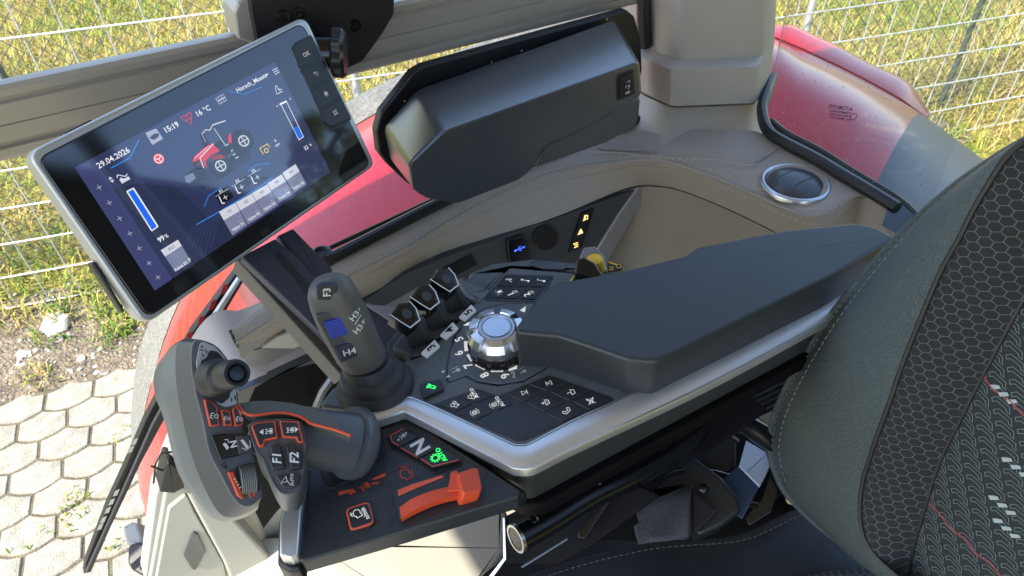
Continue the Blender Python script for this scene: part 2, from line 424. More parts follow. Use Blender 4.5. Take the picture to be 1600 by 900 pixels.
# grass: thousands of blades beyond the fence and tufts in the soil, one mass nobody could count
gm = [mat('straw blade', (.48, .37, .12), .8), mat('fresh blade', (.13, .24, .02), .7), mat('yellow green blade', (.35, .36, .045), .75), mat('dead leaf', (.27, .18, .10), .9)]
rng = np.random.default_rng(5)
def blades(mb, pts, hmin, hmax, wmin, wmax, mix):
    for p, g in pts:
        az = rng.uniform(0, 6.283); h = rng.uniform(hmin, hmax); wd = rng.uniform(wmin, wmax); lean = rng.uniform(.4, 1.5)
        u = Vector((math.cos(az), math.sin(az), 0)); v = Vector((-u.y, u.x, 0))
        a = p; c = p + u * (h * .45 * math.sin(lean)) + UZ * (h * .6 * math.cos(lean * .7) + .01); t = p + u * (h * math.sin(lean)) + UZ * max(.008, h * math.cos(lean))
        k = g if g is not None else int(rng.choice(4, p=mix))
        mb.add([a - v * wd / 2, a + v * wd / 2, c + v * wd / 2, c - v * wd / 2, t], [(0, 1, 2, 3), (3, 2, 4)], k)
mb = MB(); pts = []
patch = [(rng.uniform(-3, 9), rng.uniform(0, 6), rng.uniform(.25, .9)) for _ in range(26)]
for _ in range(42000):
    s = rng.uniform(-2.2, 8.6); t = rng.uniform(-.05, 1) ** 1.0 * 5.2
    green = any((s - a) ** 2 + (t - b) ** 2 < c * c for a, b, c in patch)
    g = int(rng.choice([0, 1, 2, 3], p=[.15, .42, .38, .05] if green else [.55, .08, .22, .15]))
    pts.append((yard(s, t), g))
blades(mb, pts, .05, .17, .004, .010, None)
pts = []
for _ in range(60):
    s = rng.uniform(-2.0, 3.0); t = rng.uniform(.05, .75); c = pa + PD * s + PN * t
    g = int(rng.choice([0, 1, 2], p=[.5, .25, .25]))
    for _ in range(int(rng.uniform(20, 70))):
        pts.append((Vector((c.x + rng.normal(0, .05), c.y + rng.normal(0, .05), .012)), g if rng.random() < .75 else int(rng.choice(4))))
blades(mb, pts, .04, .11, .004, .009, None)
pts = []
for (px, py, k) in ((120, 792, 32), (108, 830, 8), (50, 850, 8), (188, 855, 14), (190, 690, 10)):
    c = GR.hit(px, py)
    for _ in range(k): pts.append((Vector((c.x + rng.normal(0, .035), c.y + rng.normal(0, .035), .02)), int(rng.choice([1, 2], p=[.4, .6]))))
blades(mb, pts, .012, .04, .004, .009, None)
g = mb.build('grass', gm, smooth=0); g['kind'] = 'stuff'; g['label'] = 'dry yellow and green grass beyond the wire fence'
rock = mat('pale field stone', (.46, .43, .37), .9, bump=(80, .8, .004), var=.3, var_scale=20)
def add_rock(mb, c, r):
    N = 6; rings = []
    for k in range(1, 4):
        a = math.pi * k / 4
        rings.append([c + Vector((math.cos(6.283 * i / N + k) * math.sin(a) * r * rng.uniform(.75, 1.2), math.sin(6.283 * i / N + k) * math.sin(a) * r * rng.uniform(.75, 1.2), -math.cos(a) * r * .6)) for i in range(N)])
    add_loft(mb, rings)
mb = MB()
for _ in range(1500):
    s = rng.uniform(-2.2, 3.4); t = abs(rng.normal(0, .33)) if rng.random() < .6 else rng.uniform(0, .85); p = pa + PD * s + PN * min(t, .85)
    add_rock(mb, Vector((p.x, p.y, .014)), rng.choice([.006, .009, .013, .02], p=[.4, .35, .2, .05]) * rng.uniform(.8, 1.3))
g = mb.build('gravel', rock, smooth=50); g['kind'] = 'stuff'; g['label'] = 'loose gravel scattered over the soil strip'
for i, (px, py, r, l) in enumerate(((92, 512, .085, 'large pale stone lying in the soil before the fence'), (36, 556, .035, 'small pale stone lying near a tuft in the soil'))):
    mb = MB(); c = GR.hit(px, py); c.z = r * .3; add_rock(mb, c, r); tag(mb.build('field_stone', rock, smooth=60, pivot=(c.x, c.y, 0)), l, 'stone')
# fences
def wire(mb, a, b, r, mi=0): add_tube(mb, [a, b], r, 6, mi, cap=False)
t = thing('mesh_fence', 'galvanised rod mesh fence standing between paving and meadow', 'fence', yard(3, 0))
mb = MB(); mh = MB()
for i in range(-14, 58):
    s = i * .165 + .05; wire(mb, yard(s, 0, .02), yard(s, 0, 1.95), .0034)
mb.build('upright_rods', M['galv'], t)
for k in range(10):
    z = .03 + k * .2; wire(mh, yard(-2.4, -.006, z), yard(9.6, -.006, z), .0048)
mh.build('cross_rods', M['galv'], t)
for s in (2.05, 4.62):
    mb = MB(); add_tube(mb, [yard(s, .04, 0), yard(s, .04, 2.0)], .021, 12); mb.build('post', M['galv'], t)
t = thing('chain_link_fence', 'dark diamond chain link fence close behind the rod mesh fence', 'fence', yard(3, .35))
mb = MB(); D = .085
for i in range(-60, 130):
    s = i * D
    wire(mb, yard(s, .35, 0), yard(s + 1.5, .36, 1.5), .0022); wire(mb, yard(s, .36, 0), yard(s - 1.5, .35, 1.5), .0022)
mb.build('diamond_mesh', M['chain'], t)
for s in (0.4, 3.3, 6.2):
    mb = MB(); add_tube(mb, [yard(s, .39, 0), yard(s, .39, 1.7)], .019, 10); mb.build('post', M['chain'], t)

# ================================================================ the tractor: wing over the wheel, cab shell, trim, windows
trac = thing('tractor', 'red tractor with open cab, tan trim and dusty rear fender', 'tractor', (.4, .3, 0))
def cq(px_y, n=40):       # smooth curve through (px, py, Y) points on planes of constant Y
    return [YP(float(q[2])).hit(float(q[0]), float(q[1])) for q in resample(catmull(px_y, 8), n)]
def cdp(px_d, n=40): return [PT(float(q[0]), float(q[1]), float(q[2])) for q in resample(catmull(px_d, 8), n)]
O = cq([(218, 760, 1.36), (204, 690, 1.42), (203, 640, 1.45), (208, 580, 1.45), (226, 507, 1.45), (300, 352, 1.45), (420, 232, 1.45), (540, 152, 1.45), (667, 93, 1.45), (767, 55, 1.45), (867, 25, 1.45), (985, -2, 1.45), (1080, -12, 1.46), (1160, -8, 1.47)])
G = cq([(232, 808, 1.22), (219, 770, 1.24), (214, 730, 1.28), (225, 640, 1.32), (236, 595, 1.34), (271, 487, 1.36), (345, 352, 1.36), (440, 268, 1.36), (556, 192, 1.36), (660, 137, 1.36), (767, 95, 1.36), (880, 62, 1.36), (985, 38, 1.36), (1160, 20, 1.36)])
I = cq([(240, 830, .98), (245, 800, .98), (262, 730, .96), (312, 630, .95), (352, 560, .95), (400, 495, .95), (455, 445, .95), (520, 407, .95), (600, 362, .95), (690, 318, .95), (790, 275, .95), (900, 230, .95), (1000, 200, .95), (1160, 140, .95)])
mb = MB(); mid = [g + (i - g) * .5 + UZ * .03 for g, i in zip(G, I)]
add_grid(mb, [[g - UZ * .035 for g in G], [g - UZ * .006 for g in G], [g + UZ * .006 - UY * .02 for g in G], mid, I, [p - UZ * .12 for p in I]]); fen = mb.build('fender', M['red'], trac, smooth=40)
mb = MB(); add_grid(mb, [[o - UZ * .10 for o in O], [o - UZ * .012 for o in O], [o + (g - o) * .15 for o, g in zip(O, G)], [g - UZ * .006 + UY * .004 for g in G]]); mb.build('fender_lip', M['reddk'], trac, smooth=50)
# rear half of the wing, seen through the rear quarter window
A = cdp([(1195, 46, 2.0), (1210, 40, 1.98), (1237, 39, 1.96), (1262, 50, 1.95), (1312, 73, 1.95), (1362, 100, 1.95), (1412, 123, 1.96), (1435, 146, 1.97), (1451, 183, 1.98)])
B = cdp([(1195, 54, 1.90), (1212, 58, 1.88), (1237, 68, 1.86), (1262, 79, 1.85), (1315, 104, 1.85), (1375, 135, 1.86), (1407, 153, 1.88), (1425, 166, 1.91), (1449, 184, 1.95)])
B2 = cdp([(1195, 60, 1.83), (1212, 64, 1.82), (1237, 77, 1.80), (1262, 92, 1.79), (1315, 113, 1.79), (1375, 142, 1.80), (1420, 166, 1.83), (1465, 196, 1.86), (1545, 256, 1.88)])
Cc = cdp([(1170, 195, 1.55), (1200, 215, 1.50), (1237, 238, 1.47), (1270, 258, 1.45), (1300, 275, 1.43), (1325, 290, 1.42), (1370, 315, 1.40), (1400, 340, 1.39), (1440, 380, 1.38)])
mb = MB(); m1 = [b + (c - b) * .35 + UZ * .05 for b, c in zip(B2, Cc)]; m2 = [b + (c - b) * .7 + UZ * .05 for b, c in zip(B2, Cc)]
add_grid(mb, [[a - UZ * .08 for a in A], A, [a + (b - a) * .5 + UZ * .015 for a, b in zip(A, B)], B]); mb.build('fender_flare', M['red'], trac, smooth=40)
mb = MB(); k = 27
add_grid(mb, [r[:k] for r in ([b - UZ * .004 for b in B], B2, m1, m2, Cc, [c - UZ * .1 for c in Cc])], flip=False); mb.build('rear_wing', M['red'], trac, smooth=60)
mb = MB(); add_grid(mb, [r[k - 1:] for r in (B2, m1, m2, Cc, [c - UZ * .1 for c in Cc])]); mb.build('rear_wing_extension', mat('dusty blue grey plastic', (.040, .046, .062), .4, var=.06, var_scale=60, dust=.10), trac, smooth=60)

# ---- sill
ZS = -.55
S0 = curve_on(H(ZS + .012), [(359, 516), (400, 486), (440, 455), (515, 410), (600, 366), (690, 322), (780, 284), (900, 232), (1000, 205), (1100, 203), (1180, 205), (1225, 228), (1275, 254), (1325, 285), (1370, 313), (1410, 345)], 80)
S1 = curve_on(H(ZS), [(368, 536), (392, 521), (470, 474), (580, 416), (640, 385), (700, 347), (800, 293), (880, 266), (937, 257), (1000, 250), (1040, 252), (1100, 271), (1175, 302), (1225, 325), (1262, 337), (1300, 332), (1345, 308), (1385, 322)], 80)
S2 = curve_on(H(ZS - .055), [(378, 550), (410, 542), (480, 508), (580, 460), (637, 427), (700, 400), (755, 381), (880, 336), (980, 295), (1035, 292), (1075, 302), (1125, 322), (1175, 345), (1225, 370), (1270, 385), (1310, 378), (1350, 360), (1390, 350)], 80)
mid01 = [a + (b - a) * .5 + UZ * .004 for a, b in zip(S0, S1)]
n01 = [a + (b - a) * .93 + UZ * .001 for a, b in zip(S0, S1)]
r1 = [a + (b - a) * .12 for a, b in zip(S1, S2)]
mb = MB(); add_grid(mb, [[p - UZ * .05 + UY * .004 for p in S0], S0, mid01, n01, [p - UZ * .0035 for p in S1], r1, S2, [p - UZ * .003 + UY * .006 for p in S2]], flip=True)
sill = mb.build('window_sill', M['tan'], trac, smooth=50)
def stitches(name, curve, par, mt, ln=.006, gap=.0035, wd=.0013, up=UZ, off=.0012, dense=3):
    mb = MB(); pts = resample(curve, 600); L = 0; on = True; cur = [Vector(pts[0])]; pts = [Vector(p) for p in pts]
    tot = sum((b - a).length for a, b in zip(pts, pts[1:])); n = int(tot / (ln + gap)); seg = resample(pts, n * 2 + 1)
    for i in range(0, n * 2, 2):
        a, b = Vector(seg[i]), Vector(seg[i + 1]) ; c = a + (b - a) * 1.15
        add_tube(mb, [a + up * off, (a + c) / 2 + up * (off + .0004), c + up * off], [wd * .4, wd * .6, wd * .4], 5)
    o = mb.build(name, mt, par, smooth=60); o['kind'] = 'stuff'; return o
stitches('seam_stitching', [a + (b - a) * .90 + UZ * .001 for a, b in zip(S0, S1)], sill, M['tthread'])
mb = MB(); add_tube(mb, [p + UZ * .0002 for p in S1], .0016, 6); mb.build('seam_piping', M['tan'], sill, smooth=60)
mb = MB(); add_tube(mb, [p + UZ * .0006 - UY * .0004 for p in S2], .0013, 6); mb.build('panel_gap', M['black'], trac, smooth=60)
stitches('seam_stitching', [a + (b - a) * .24 - UY * .0006 for a, b in zip(S1, S2)], sill, M['tthread'], up=-UY)
# wall under the sill
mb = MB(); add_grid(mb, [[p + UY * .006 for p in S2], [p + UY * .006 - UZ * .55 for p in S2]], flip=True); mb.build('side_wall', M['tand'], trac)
# dark switch pocket, light strip
PO = YP(.664)
prism('switch_pocket', PO, [(470, 520), (580, 463), (637, 428), (700, 401), (755, 382), (880, 337), (996, 295), (985, 330), (940, 400), (905, 450), (850, 520), (600, 640)], .012, M['pocket'], trac, bev=.002)
prism('trim_strip', YP(.660), [(998, 293), (1032, 293), (990, 340), (955, 400), (930, 450), (890, 480), (905, 440), (935, 388), (968, 335)], .01, mat('strip grey', (.30, .30, .31), .35, metal=.3), trac, bev=.002)
PK = YP(.6635)
prism('blank_cover', PK, [(690, 420), (735, 397), (745, 412), (700, 436)], .002, M['black'], trac, off=.002, bev=.0007)
prism('socket_cap', PK, [(851 + 19 * math.cos(a * .3927), 370 + 19 * math.sin(a * .3927)) for a in range(16)], .004, M['black'], trac, off=.004, bev=.001)
us = prism('usb_socket', PK, [(789, 372), (815, 365), (822, 380), (825, 415), (795, 425)], .006, M['gloss'], trac, off=.006, r=.004, bev=.0015)
UR = lambda pl: (pl.hit(810, 400) - pl.hit(800, 403)).normalized()
mb = MB(); icon(mb, PK, (808, 385), .008, UX, [('s', [(-.9, 0), (.8, 0)], .16), ('d', (-.9, 0), .22), ('p', [(.7, .25), (1.15, 0), (.7, -.25)]), ('s', [(-.4, 0), (-.1, .45), (.25, .45)], .14), ('s', [(-.1, 0), (.15, -.45), (.4, -.45)], .14)], .0068); mb.build('symbol', M['blueled'], us)
ss = prism('switch_strip', PK, [(907, 333), (926, 325), (907, 385), (887, 393)], .004, M['gloss'], trac, off=.004, bev=.001)
mb = MB()
for c, it in (((912, 337), [('s', [(-.8, -.7), (.8, -.7)], .2), ('p', [(-.6, -.5), (-.3, .8), (.1, .3), (.0, -.5)]), ('s', [(.1, .6), (.7, .1), (.5, -.4)], .22)]), ((904, 359), [('s', [(-.8, -.7), (.8, -.7)], .2), ('p', [(-.7, -.5), (.1, .8), (.7, -.5)])]), ((897, 380), [('s', [(-.8, .6), (.5, .5), (-.4, 0), (.6, -.1), (-.5, -.7), (.7, -.7)], .28)])):
    icon(mb, PK, c, .0062, UX, it, .0048)
mb.build('symbol', M['amber'], ss)
# air vent in the sill
vc = H(ZS + .008).hit(1243, 286)
vt = MB(); add_lathe(vt, vc, UZ, [(.046, -.004), (.046, .000), (.0440, .0030), (.042, .0035), (.0405, .003), (.0385, -.002), (.038, -.010)], 48, cap=False); vt = vt.build('air_vent', M['ventring'], trac, smooth=50)
mb = MB(); add_lathe(mb, vc, UZ, [(.0375, -.010), (.0370, .0), (.0340, .003), (.024, .0068), (.010, .0085), (.0, .0088)], 48, cap=False); mb.build('louvre_disc', mat('louvre grey', (.06, .068, .08), .28, spec=.6), vt, smooth=60)
mb = MB()
for k in (-1, 1):
    pts = [vc + (UX * math.cos(a) + UY * math.sin(a)) * .03 for a in (2.3 * k - .1, )]
for off_, bow in ((.012, .004), (-.013, .003)):
    pts = []
    for k in range(13):
        x = -.028 + .056 * k / 12; y = off_ + bow * math.cos(k / 12 * 3 - 1.5)
        if x * x + y * y < .030 ** 2: pts.append(vc + UX * x + UY * y + UZ * (.0090 - 5.0 * (x * x + y * y)))
    add_tube(mb, pts, .0007, 6)
mb.build('slat_gap', M['black'], vt)
# pillar
secs = [[(1013, -90, .74), (1064, -90, .665), (1197, -90, .665), (1217, -90, .72)], [(1012, 74, .74), (1058, 94, .665), (1191, 88, .665), (1213, 62, .72)],
        [(1004, 92, .72), (1052, 110, .645), (1184, 104, .645), (1210, 80, .70)], [(1003, 144, .72), (1050, 166, .645), (1179, 161, .645), (1206, 131, .70)],
        [(1003, 148, .735), (1050, 169, .66), (1177, 164, .66), (1203, 136, .72)], [(985, 200, .715), (1043, 212, .655), (1175, 222, .65), (1196, 190, .71)],
        [(935, 234, .69), (1038, 238, .64), (1172, 246, .625), (1214, 226, .66)]]
def pill(secs):
    rings = []
    for s in secs:
        p = [YP(q[2]).hit(q[0], q[1]) for q in s]
        zz = p[1].z
        b0 = Vector((p[0].x + .02, p[0].y + .10, p[0].z)); b1 = Vector((p[3].x - .0, p[3].y + .10, p[3].z))
        o = p[0]; ring = []
        P = [b0] + p + [b1]
        for i in range(6):
            a = P[i - 1] - P[i]; b = P[(i + 1) % 6] - P[i]; k = min(.014, a.length * .4, b.length * .4)
            s0 = P[i] + a.normalized() * k; s1 = P[i] + b.normalized() * k
            for q in (0, .33, .67, 1): ring.append(s0 * (1 - q) ** 2 + P[i] * (2 * q * (1 - q)) + s1 * q * q)
        rings.append(ring)
    return rings
mb = MB(); add_loft(mb, pill(secs[:2])); pl_ = mb.build('pillar_trim', M['tanp'], trac, smooth=50)
mb = MB(); add_loft(mb, pill(secs[1:4] )); mb.build('pillar_collar', M['tanp'], trac, smooth=24)
mb = MB(); add_loft(mb, pill(secs[4:])); mb.build('pillar_foot', M['tan'], trac, smooth=50)
ft = [H(ZS + .013).hit(*p) for p in smooth_px([(925, 236), (985, 240), (1040, 246), (1110, 247), (1172, 255), (1198, 243), (1222, 226)], 40)]
mb = MB(); add_tube(mb, ft, .0013, 6); mb.build('foot_seam', M['tan'], trac, smooth=60)
stitches('seam_stitching', [p - UY * .006 for p in ft[8:]], trac, M['tthread'], off=.0004)
mb = MB(); add_tube(mb, [YP(.735).hit(1005, -90), YP(.735).hit(1006, 30), YP(.735).hit(1008, 72)], .010, 8); mb.build('pillar_seal', M['seal'], trac)
# window rubber and frame
mb = MB(); add_tube(mb, curve_on(H(ZS + .02), [(1207, 120), (1196, 150), (1191, 175), (1200, 204), (1225, 222), (1275, 248), (1325, 278), (1375, 308), (1402, 325)], 40), .0085, 10); mb.build('rear_window_seal', M['seal'], trac)
mb = MB(); add_tube(mb, curve_on(H(ZS + .005), [(1205, 190), (1230, 210), (1280, 236), (1330, 268), (1380, 298), (1415, 322), (1440, 348)], 30), .006, 8); mb.build('rear_window_frame', M['black'], trac)
mb = MB(); add_loft(mb, [[H(z).hit(*p) for p in ((1378, 352), (1388, 322), (1408, 317), (1436, 343), (1444, 368), (1412, 372))] for z in (-.62, -.55, -.53)]); mb.build('window_bracket', M['gloss'], trac, smooth=20)
mb = MB(); add_tube(mb, curve_on(H(ZS + .018), [(508, 405), (520, 402), (600, 361), (690, 316), (790, 272), (900, 222), (1000, 186)], 40), .0075, 10); mb.build('side_window_seal', M['seal'], trac)
mb = MB(); add_tube(mb, curve_on(H(ZS + .012), [(505, 392), (600, 348), (690, 306), (790, 262), (900, 212), (1000, 176)], 40), .003, 8); mb.build('side_window_frame', M['black'], trac)
gc = H(ZS + .02).hit(503, 397); mb = MB(); add_lathe(mb, gc - UZ * .012, UZ, [(.017, 0), (.017, .006), (.012, .010), (.012, .016), (.008, .018), (.007, .014)], 20); mb.build('grommet', M['rubber'], trac)
# front end of the padded sill and the hard trim below it
mb = MB(); add_tube(mb, [S0[0], S0[0] + (S1[0] - S0[0]) * .5 + UZ * .002, S1[0] + UZ * .0005, S1[0] + (S2[0] - S1[0]) * .6 - UY * .002, S2[0]], .0016, 6); mb.build('cover_gap', M['black'], sill, smooth=60)
T0 = [YP(.69).hit(*p) for p in smooth_px([(300, 640), (340, 575), (372, 548), (402, 548), (480, 514), (560, 480), (650, 430)], 24)]
T1 = [YP(.64).hit(*p) for p in smooth_px([(330, 660), (352, 630), (376, 608), (420, 588), (495, 553), (575, 512), (660, 468)], 24)]
T2 = [p + UY * .03 - UZ * .03 for p in T1]
mb = MB(); add_grid(mb, [[p + UZ * .03 + UY * .05 for p in T0], T0, [a + (b - a) * .5 + UZ * .002 - UY * .004 for a, b in zip(T0, T1)], T1, T2], flip=True); mb.build('front_trim', M['tanp'], trac, smooth=50)
prism('trim_insert', YP(.642), [(410, 544), (432, 528), (520, 490), (560, 480), (566, 495), (520, 516), (460, 545)], .004, M['cream'], trac, bev=.001)
# storage bin below: a near-black sheet paints the shade of its hollow
mb = MB(); add_grid(mb, [T1, [p - UZ * .012 + UY * .002 for p in T1], [p - UZ * .20 - UY * .03 for p in T1]], flip=True); mb.build('storage_bin', M['deep'], trac)
prism('bin_rim', YP(.635), [(372, 612), (420, 592), (497, 556), (530, 560), (512, 580), (505, 566), (452, 578), (400, 606), (385, 640), (372, 660)], .012, M['grey'], trac, bev=.002)
mb = MB(); add_tube(mb, [YP(.62).hit(*p) for p in ((530, 575), (505, 610), (492, 640))], .006, 8); mb.build('bin_edge', M['grey'], trac)
# lower front side panel with its recessed grip
LP = YP(.70)
prism('lower_side_panel', LP, [(232, 910), (262, 745), (292, 640), (335, 640), (360, 715), (480, 735), (600, 850), (600, 1000), (220, 1000)], .02, M['greytrim'], trac, bev=.004)
prism('lower_side_panel_edge', YP(.705), [(226, 905), (243, 775), (262, 720), (300, 625), (306, 640), (276, 760), (262, 792), (243, 910)], .03, M['greytrim'], trac, bev=.003)
prism('hatch', YP(.694), [(243, 910), (264, 795), (292, 772), (304, 800), (350, 880), (356, 910)], .006, M['greytrim'], trac, r=.006, bev=.002)
prism('pull_recess', YP(.690), [(288, 870), (303, 832), (310, 836), (322, 862), (306, 892), (300, 890)], .004, M['grey'], trac, r=.003, bev=.0015)
prism('panel_step', YP(.660), [(292, 772), (330, 770), (420, 870), (440, 920), (366, 920), (350, 880)], .03, M['greytrim'], trac, bev=.005)
prism('latch_block', YP(.69), [(262, 720), (285, 735), (290, 762), (272, 772), (250, 770)], .03, M['black'], trac, r=.004, bev=.003)
mb = MB(); add_tube(mb, [YP(.70).hit(*p) for p in ((270, 706), (252, 708), (243, 725), (240, 755))], .0014, 6); add_tube(mb, [YP(.70).hit(*p) for p in ((236, 728), (258, 737), (283, 734))], .0014, 6); mb.build('cable', M['black'], trac)
prism('floor_step', H(-1.02), [(350, 910), (383, 842), (428, 838), (520, 842), (575, 900), (560, 1010), (320, 1010)], .20, mat('sun patch cream', (.62, .59, .50), .6), trac, r=.006, bev=.006)  # cream made paler than the trim, painting in the strong sun patch
# pale floor and seat plinth, in the sun patch
FL = H(-1.22)
mb = MB(); mb.add([Vector((-.9, -.85, HC - 1.22)), Vector((1.0, -.85, HC - 1.22)), Vector((1.0, .75, HC - 1.22)), Vector((-.9, .75, HC - 1.22))], [(0, 1, 2, 3)]); mb.add([Vector((-.9, -.85, HC - 1.26)), Vector((1.0, -.85, HC - 1.26)), Vector((1.0, .75, HC - 1.26)), Vector((-.9, .75, HC - 1.26))], [(3, 2, 1, 0)]); mb.build('cab_floor', M['cream'], trac, smooth=0)
prism('plinth_box', H(-.98), [(520, 905), (470, 850), (560, 800), (700, 800), (792, 790), (792, 860), (760, 905), (700, 1000)], .24, M['cream'], trac, r=.01, bev=.012)
# right side of the cab shell that the photo only hints at: roof, posts, rear wall
mb = MB(); add_box(mb, (-.01, .075, HC + .60), 2.08, 1.65, .10); mb.build('roof', M['head'], trac, smooth=0)
for p, q in (((-.93, .78, HC - 1.15), (-.88, .74, HC + .55)), ((-.93, -.78, HC - 1.15), (-.88, -.74, HC + .55)), ((1.0, -.74, HC - 1.2), (1.0, -.74, HC + .55))):
    mb = MB(); add_tube(mb, [p, q], .04, 10); mb.build('cab_post', M['grey'], trac)
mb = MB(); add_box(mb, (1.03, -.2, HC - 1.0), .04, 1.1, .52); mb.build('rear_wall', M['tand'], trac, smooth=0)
# windows: thin clean panes with a little dust
def glass(dust):
    m = bpy.data.materials.new('window glass'); m.use_nodes = True; n = m.node_tree; n.nodes.clear()
    o = n.nodes.new('ShaderNodeOutputMaterial'); tr = n.nodes.new('ShaderNodeBsdfTransparent'); tr.inputs[0].default_value = (.93, .96, .94, 1)
    gl = n.nodes.new('ShaderNodeBsdfGlossy'); gl.inputs['Roughness'].default_value = .02; df = n.nodes.new('ShaderNodeBsdfDiffuse'); df.inputs[0].default_value = (.50, .47, .45, 1)
    fr = n.nodes.new('ShaderNodeFresnel'); fr.inputs[0].default_value = 1.5; m1 = n.nodes.new('ShaderNodeMixShader'); m2 = n.nodes.new('ShaderNodeMixShader')
    n.links.new(fr.outputs[0], m1.inputs[0]); n.links.new(tr.outputs[0], m1.inputs[1]); n.links.new(gl.outputs[0], m1.inputs[2])
    tc = n.nodes.new('ShaderNodeTexCoord'); v = n.nodes.new('ShaderNodeTexVoronoi'); v.inputs['Scale'].default_value = 95; n.links.new(tc.outputs['Object'], v.inputs[0])
    mr = n.nodes.new('ShaderNodeMapRange'); mr.inputs[1].default_value = .05; mr.inputs[2].default_value = .16; mr.inputs[3].default_value = .75; mr.inputs[4].default_value = dust; n.links.new(v.outputs[0], mr.inputs[0])
    n.links.new(mr.outputs[0], m2.inputs[0]); n.links.new(m1.outputs[0], m2.inputs[1]); n.links.new(df.outputs[0], m2.inputs[2]); n.links.new(m2.outputs[0], o.inputs[0])
    return m
gq = [H(ZS + .012).hit(*p) for p in ((1208, 120), (1194, 178), (1204, 206), (1280, 246), (1330, 276), (1380, 306), (1440, 352))]
mb = MB(); add_grid(mb, [gq, [p + UZ * .95 + UY * .02 for p in gq]]); rg = mb.build('rear_quarter_window', glass(.05), trac, smooth=60)
wp = PL(gq[3], (gq[4] - gq[2]).cross(UZ))
if wp.n.dot(CAM - gq[3]) < 0: wp.n = -wp.n
mb = MB(); uu = wp.n.cross(UZ) * -1; uu = uu if R(1320, 180).dot(uu) > 0 or True else uu
ud = -(wp.hit(1335, 172) - wp.hit(1297, 168)).normalized()       # the stamp reads from outside, so it is mirrored from the seat
def mirror_text(mb, s, c, h, width):
    vs, fs, x0, x1, y0, y1 = text_mesh(s, .01); C_ = wp.hit(*c); u = (wp.hit(c[0] + 10, c[1] + 1.4) - C_).normalized(); v = UZ; k = h / .72; kx = width / (x1 - x0)
    mb.add([C_ - u * ((p.x - (x0 + x1) / 2) * kx) + v * (p.y - .36) * k + wp.n * .003 for p in vs], fs)
mirror_text(mb, 'AUTOMOTIVE', (1316, 167), .0055, .036)
for k, s in enumerate(('TEMPERED', '43R-001583', 'AS2 M38 DOT')): mirror_text(mb, s, (1315, 174 + k * 5), .003, .033)
cxy = wp.hit(1336, 181); ribbon(mb, wp.n, [cxy + ((wp.hit(1346, 182) - cxy).normalized() * math.cos(a * .42) + UZ * math.sin(a * .42)) * .0045 for a in range(15)], .0008, .003, True)
mb.build('glass_stamp', M['black'], rg)
from mathutils.bvhtree import BVHTree
# ================================================================ armrest console
ZA = -.462
PA = H(ZA); PF = H(ZA - .010)
ar = thing('armrest_console', 'dark grey armrest console with silver trim and backlit push buttons', 'armrest', PA.hit(800, 600))
bd = [(498, 634), (520, 605), (600, 575), (664, 553), (796, 417), (905, 426), (1000, 424), (1380, 372), (1372, 410), (1330, 455), (832, 712), (812, 715), (640, 632), (620, 628), (575, 642)]
prism('console_body', PA, bd, .05, M['arm'], ar, r=.004, bev=.003)
prism('console_ledge', H(ZA - .003), [(664, 553), (735, 425), (770, 410), (835, 403), (905, 410), (912, 424), (796, 419)], .03, M['arm'], ar, r=.004, bev=.004)
prism('ledge_hatch', H(ZA - .0005), [(823, 411), (836, 405), (880, 409), (884, 421), (850, 419)], .003, M['grey'], ar, r=.003, bev=.001)
# outer shell wall (below the silver trim)
sw = [(640, 651), (810, 735), (832, 733), (1335, 470), (1400, 430), (1380, 372), (1200, 400), (800, 560), (640, 620)]
prism('side_shell', H(ZA - .004), sw, .040, mat('shell charcoal', (.036, .039, .039), .42, bump=(900, .2, .0003), rvar=.06), ar, r=[0, .012, .012, 0, 0, 0, 0, 0, 0], bev=.003, off=-.001)
prism('under_shell', H(ZA - .046), [(640, 690), (815, 790), (850, 790), (1335, 520), (1400, 450), (1380, 400), (800, 580), (640, 640)], .014, M['deep'], ar, bev=.004)
# silver trim: a raised band around the button field
tr_o = [(560, 669), (577, 661), (626, 645), (641, 648), (788, 724), (806, 731), (820, 733), (838, 729), (900, 698), (1065, 621), (1180, 562), (1300, 496), (1395, 440)]
tr_i = [(555, 655), (575, 645), (626, 624), (656, 627), (792, 690), (806, 695), (818, 696), (832, 691), (900, 655), (983, 617), (1150, 530), (1300, 452), (1390, 402)]
mb = MB(); PT_ = H(ZA + .002)
oc = resample(catmull(tr_o, 6), 90); ic = resample(catmull(tr_i, 6), 90)
oc3 = [PT_.hit(*p) for p in oc]; ic3 = [PT_.hit(*p) for p in ic]
rows = []
for wgt, dz in ((0, -.010), (0, -.0022), (.02, -.0008), (.06, 0), (.93, .0008), (.975, .0002), (1, -.0012), (1, -.006)):
    rows.append([a + (b - a) * wgt + UZ * dz for a, b in zip(oc3, ic3)])
add_grid(mb, rows, flip=False); mb.build('silver_trim', M['silver'], ar, smooth=60)
ribm = MB(); ribbon(ribm, UZ, [p + UZ * .0009 for p in ic3], .0009, 0); ribbon(ribm, UZ, [a + (b - a) * .02 + UZ * .0003 for a, b in zip(oc3, ic3)], .0012, 0); ribm.build('polished_edge', M['chrome'], ar)
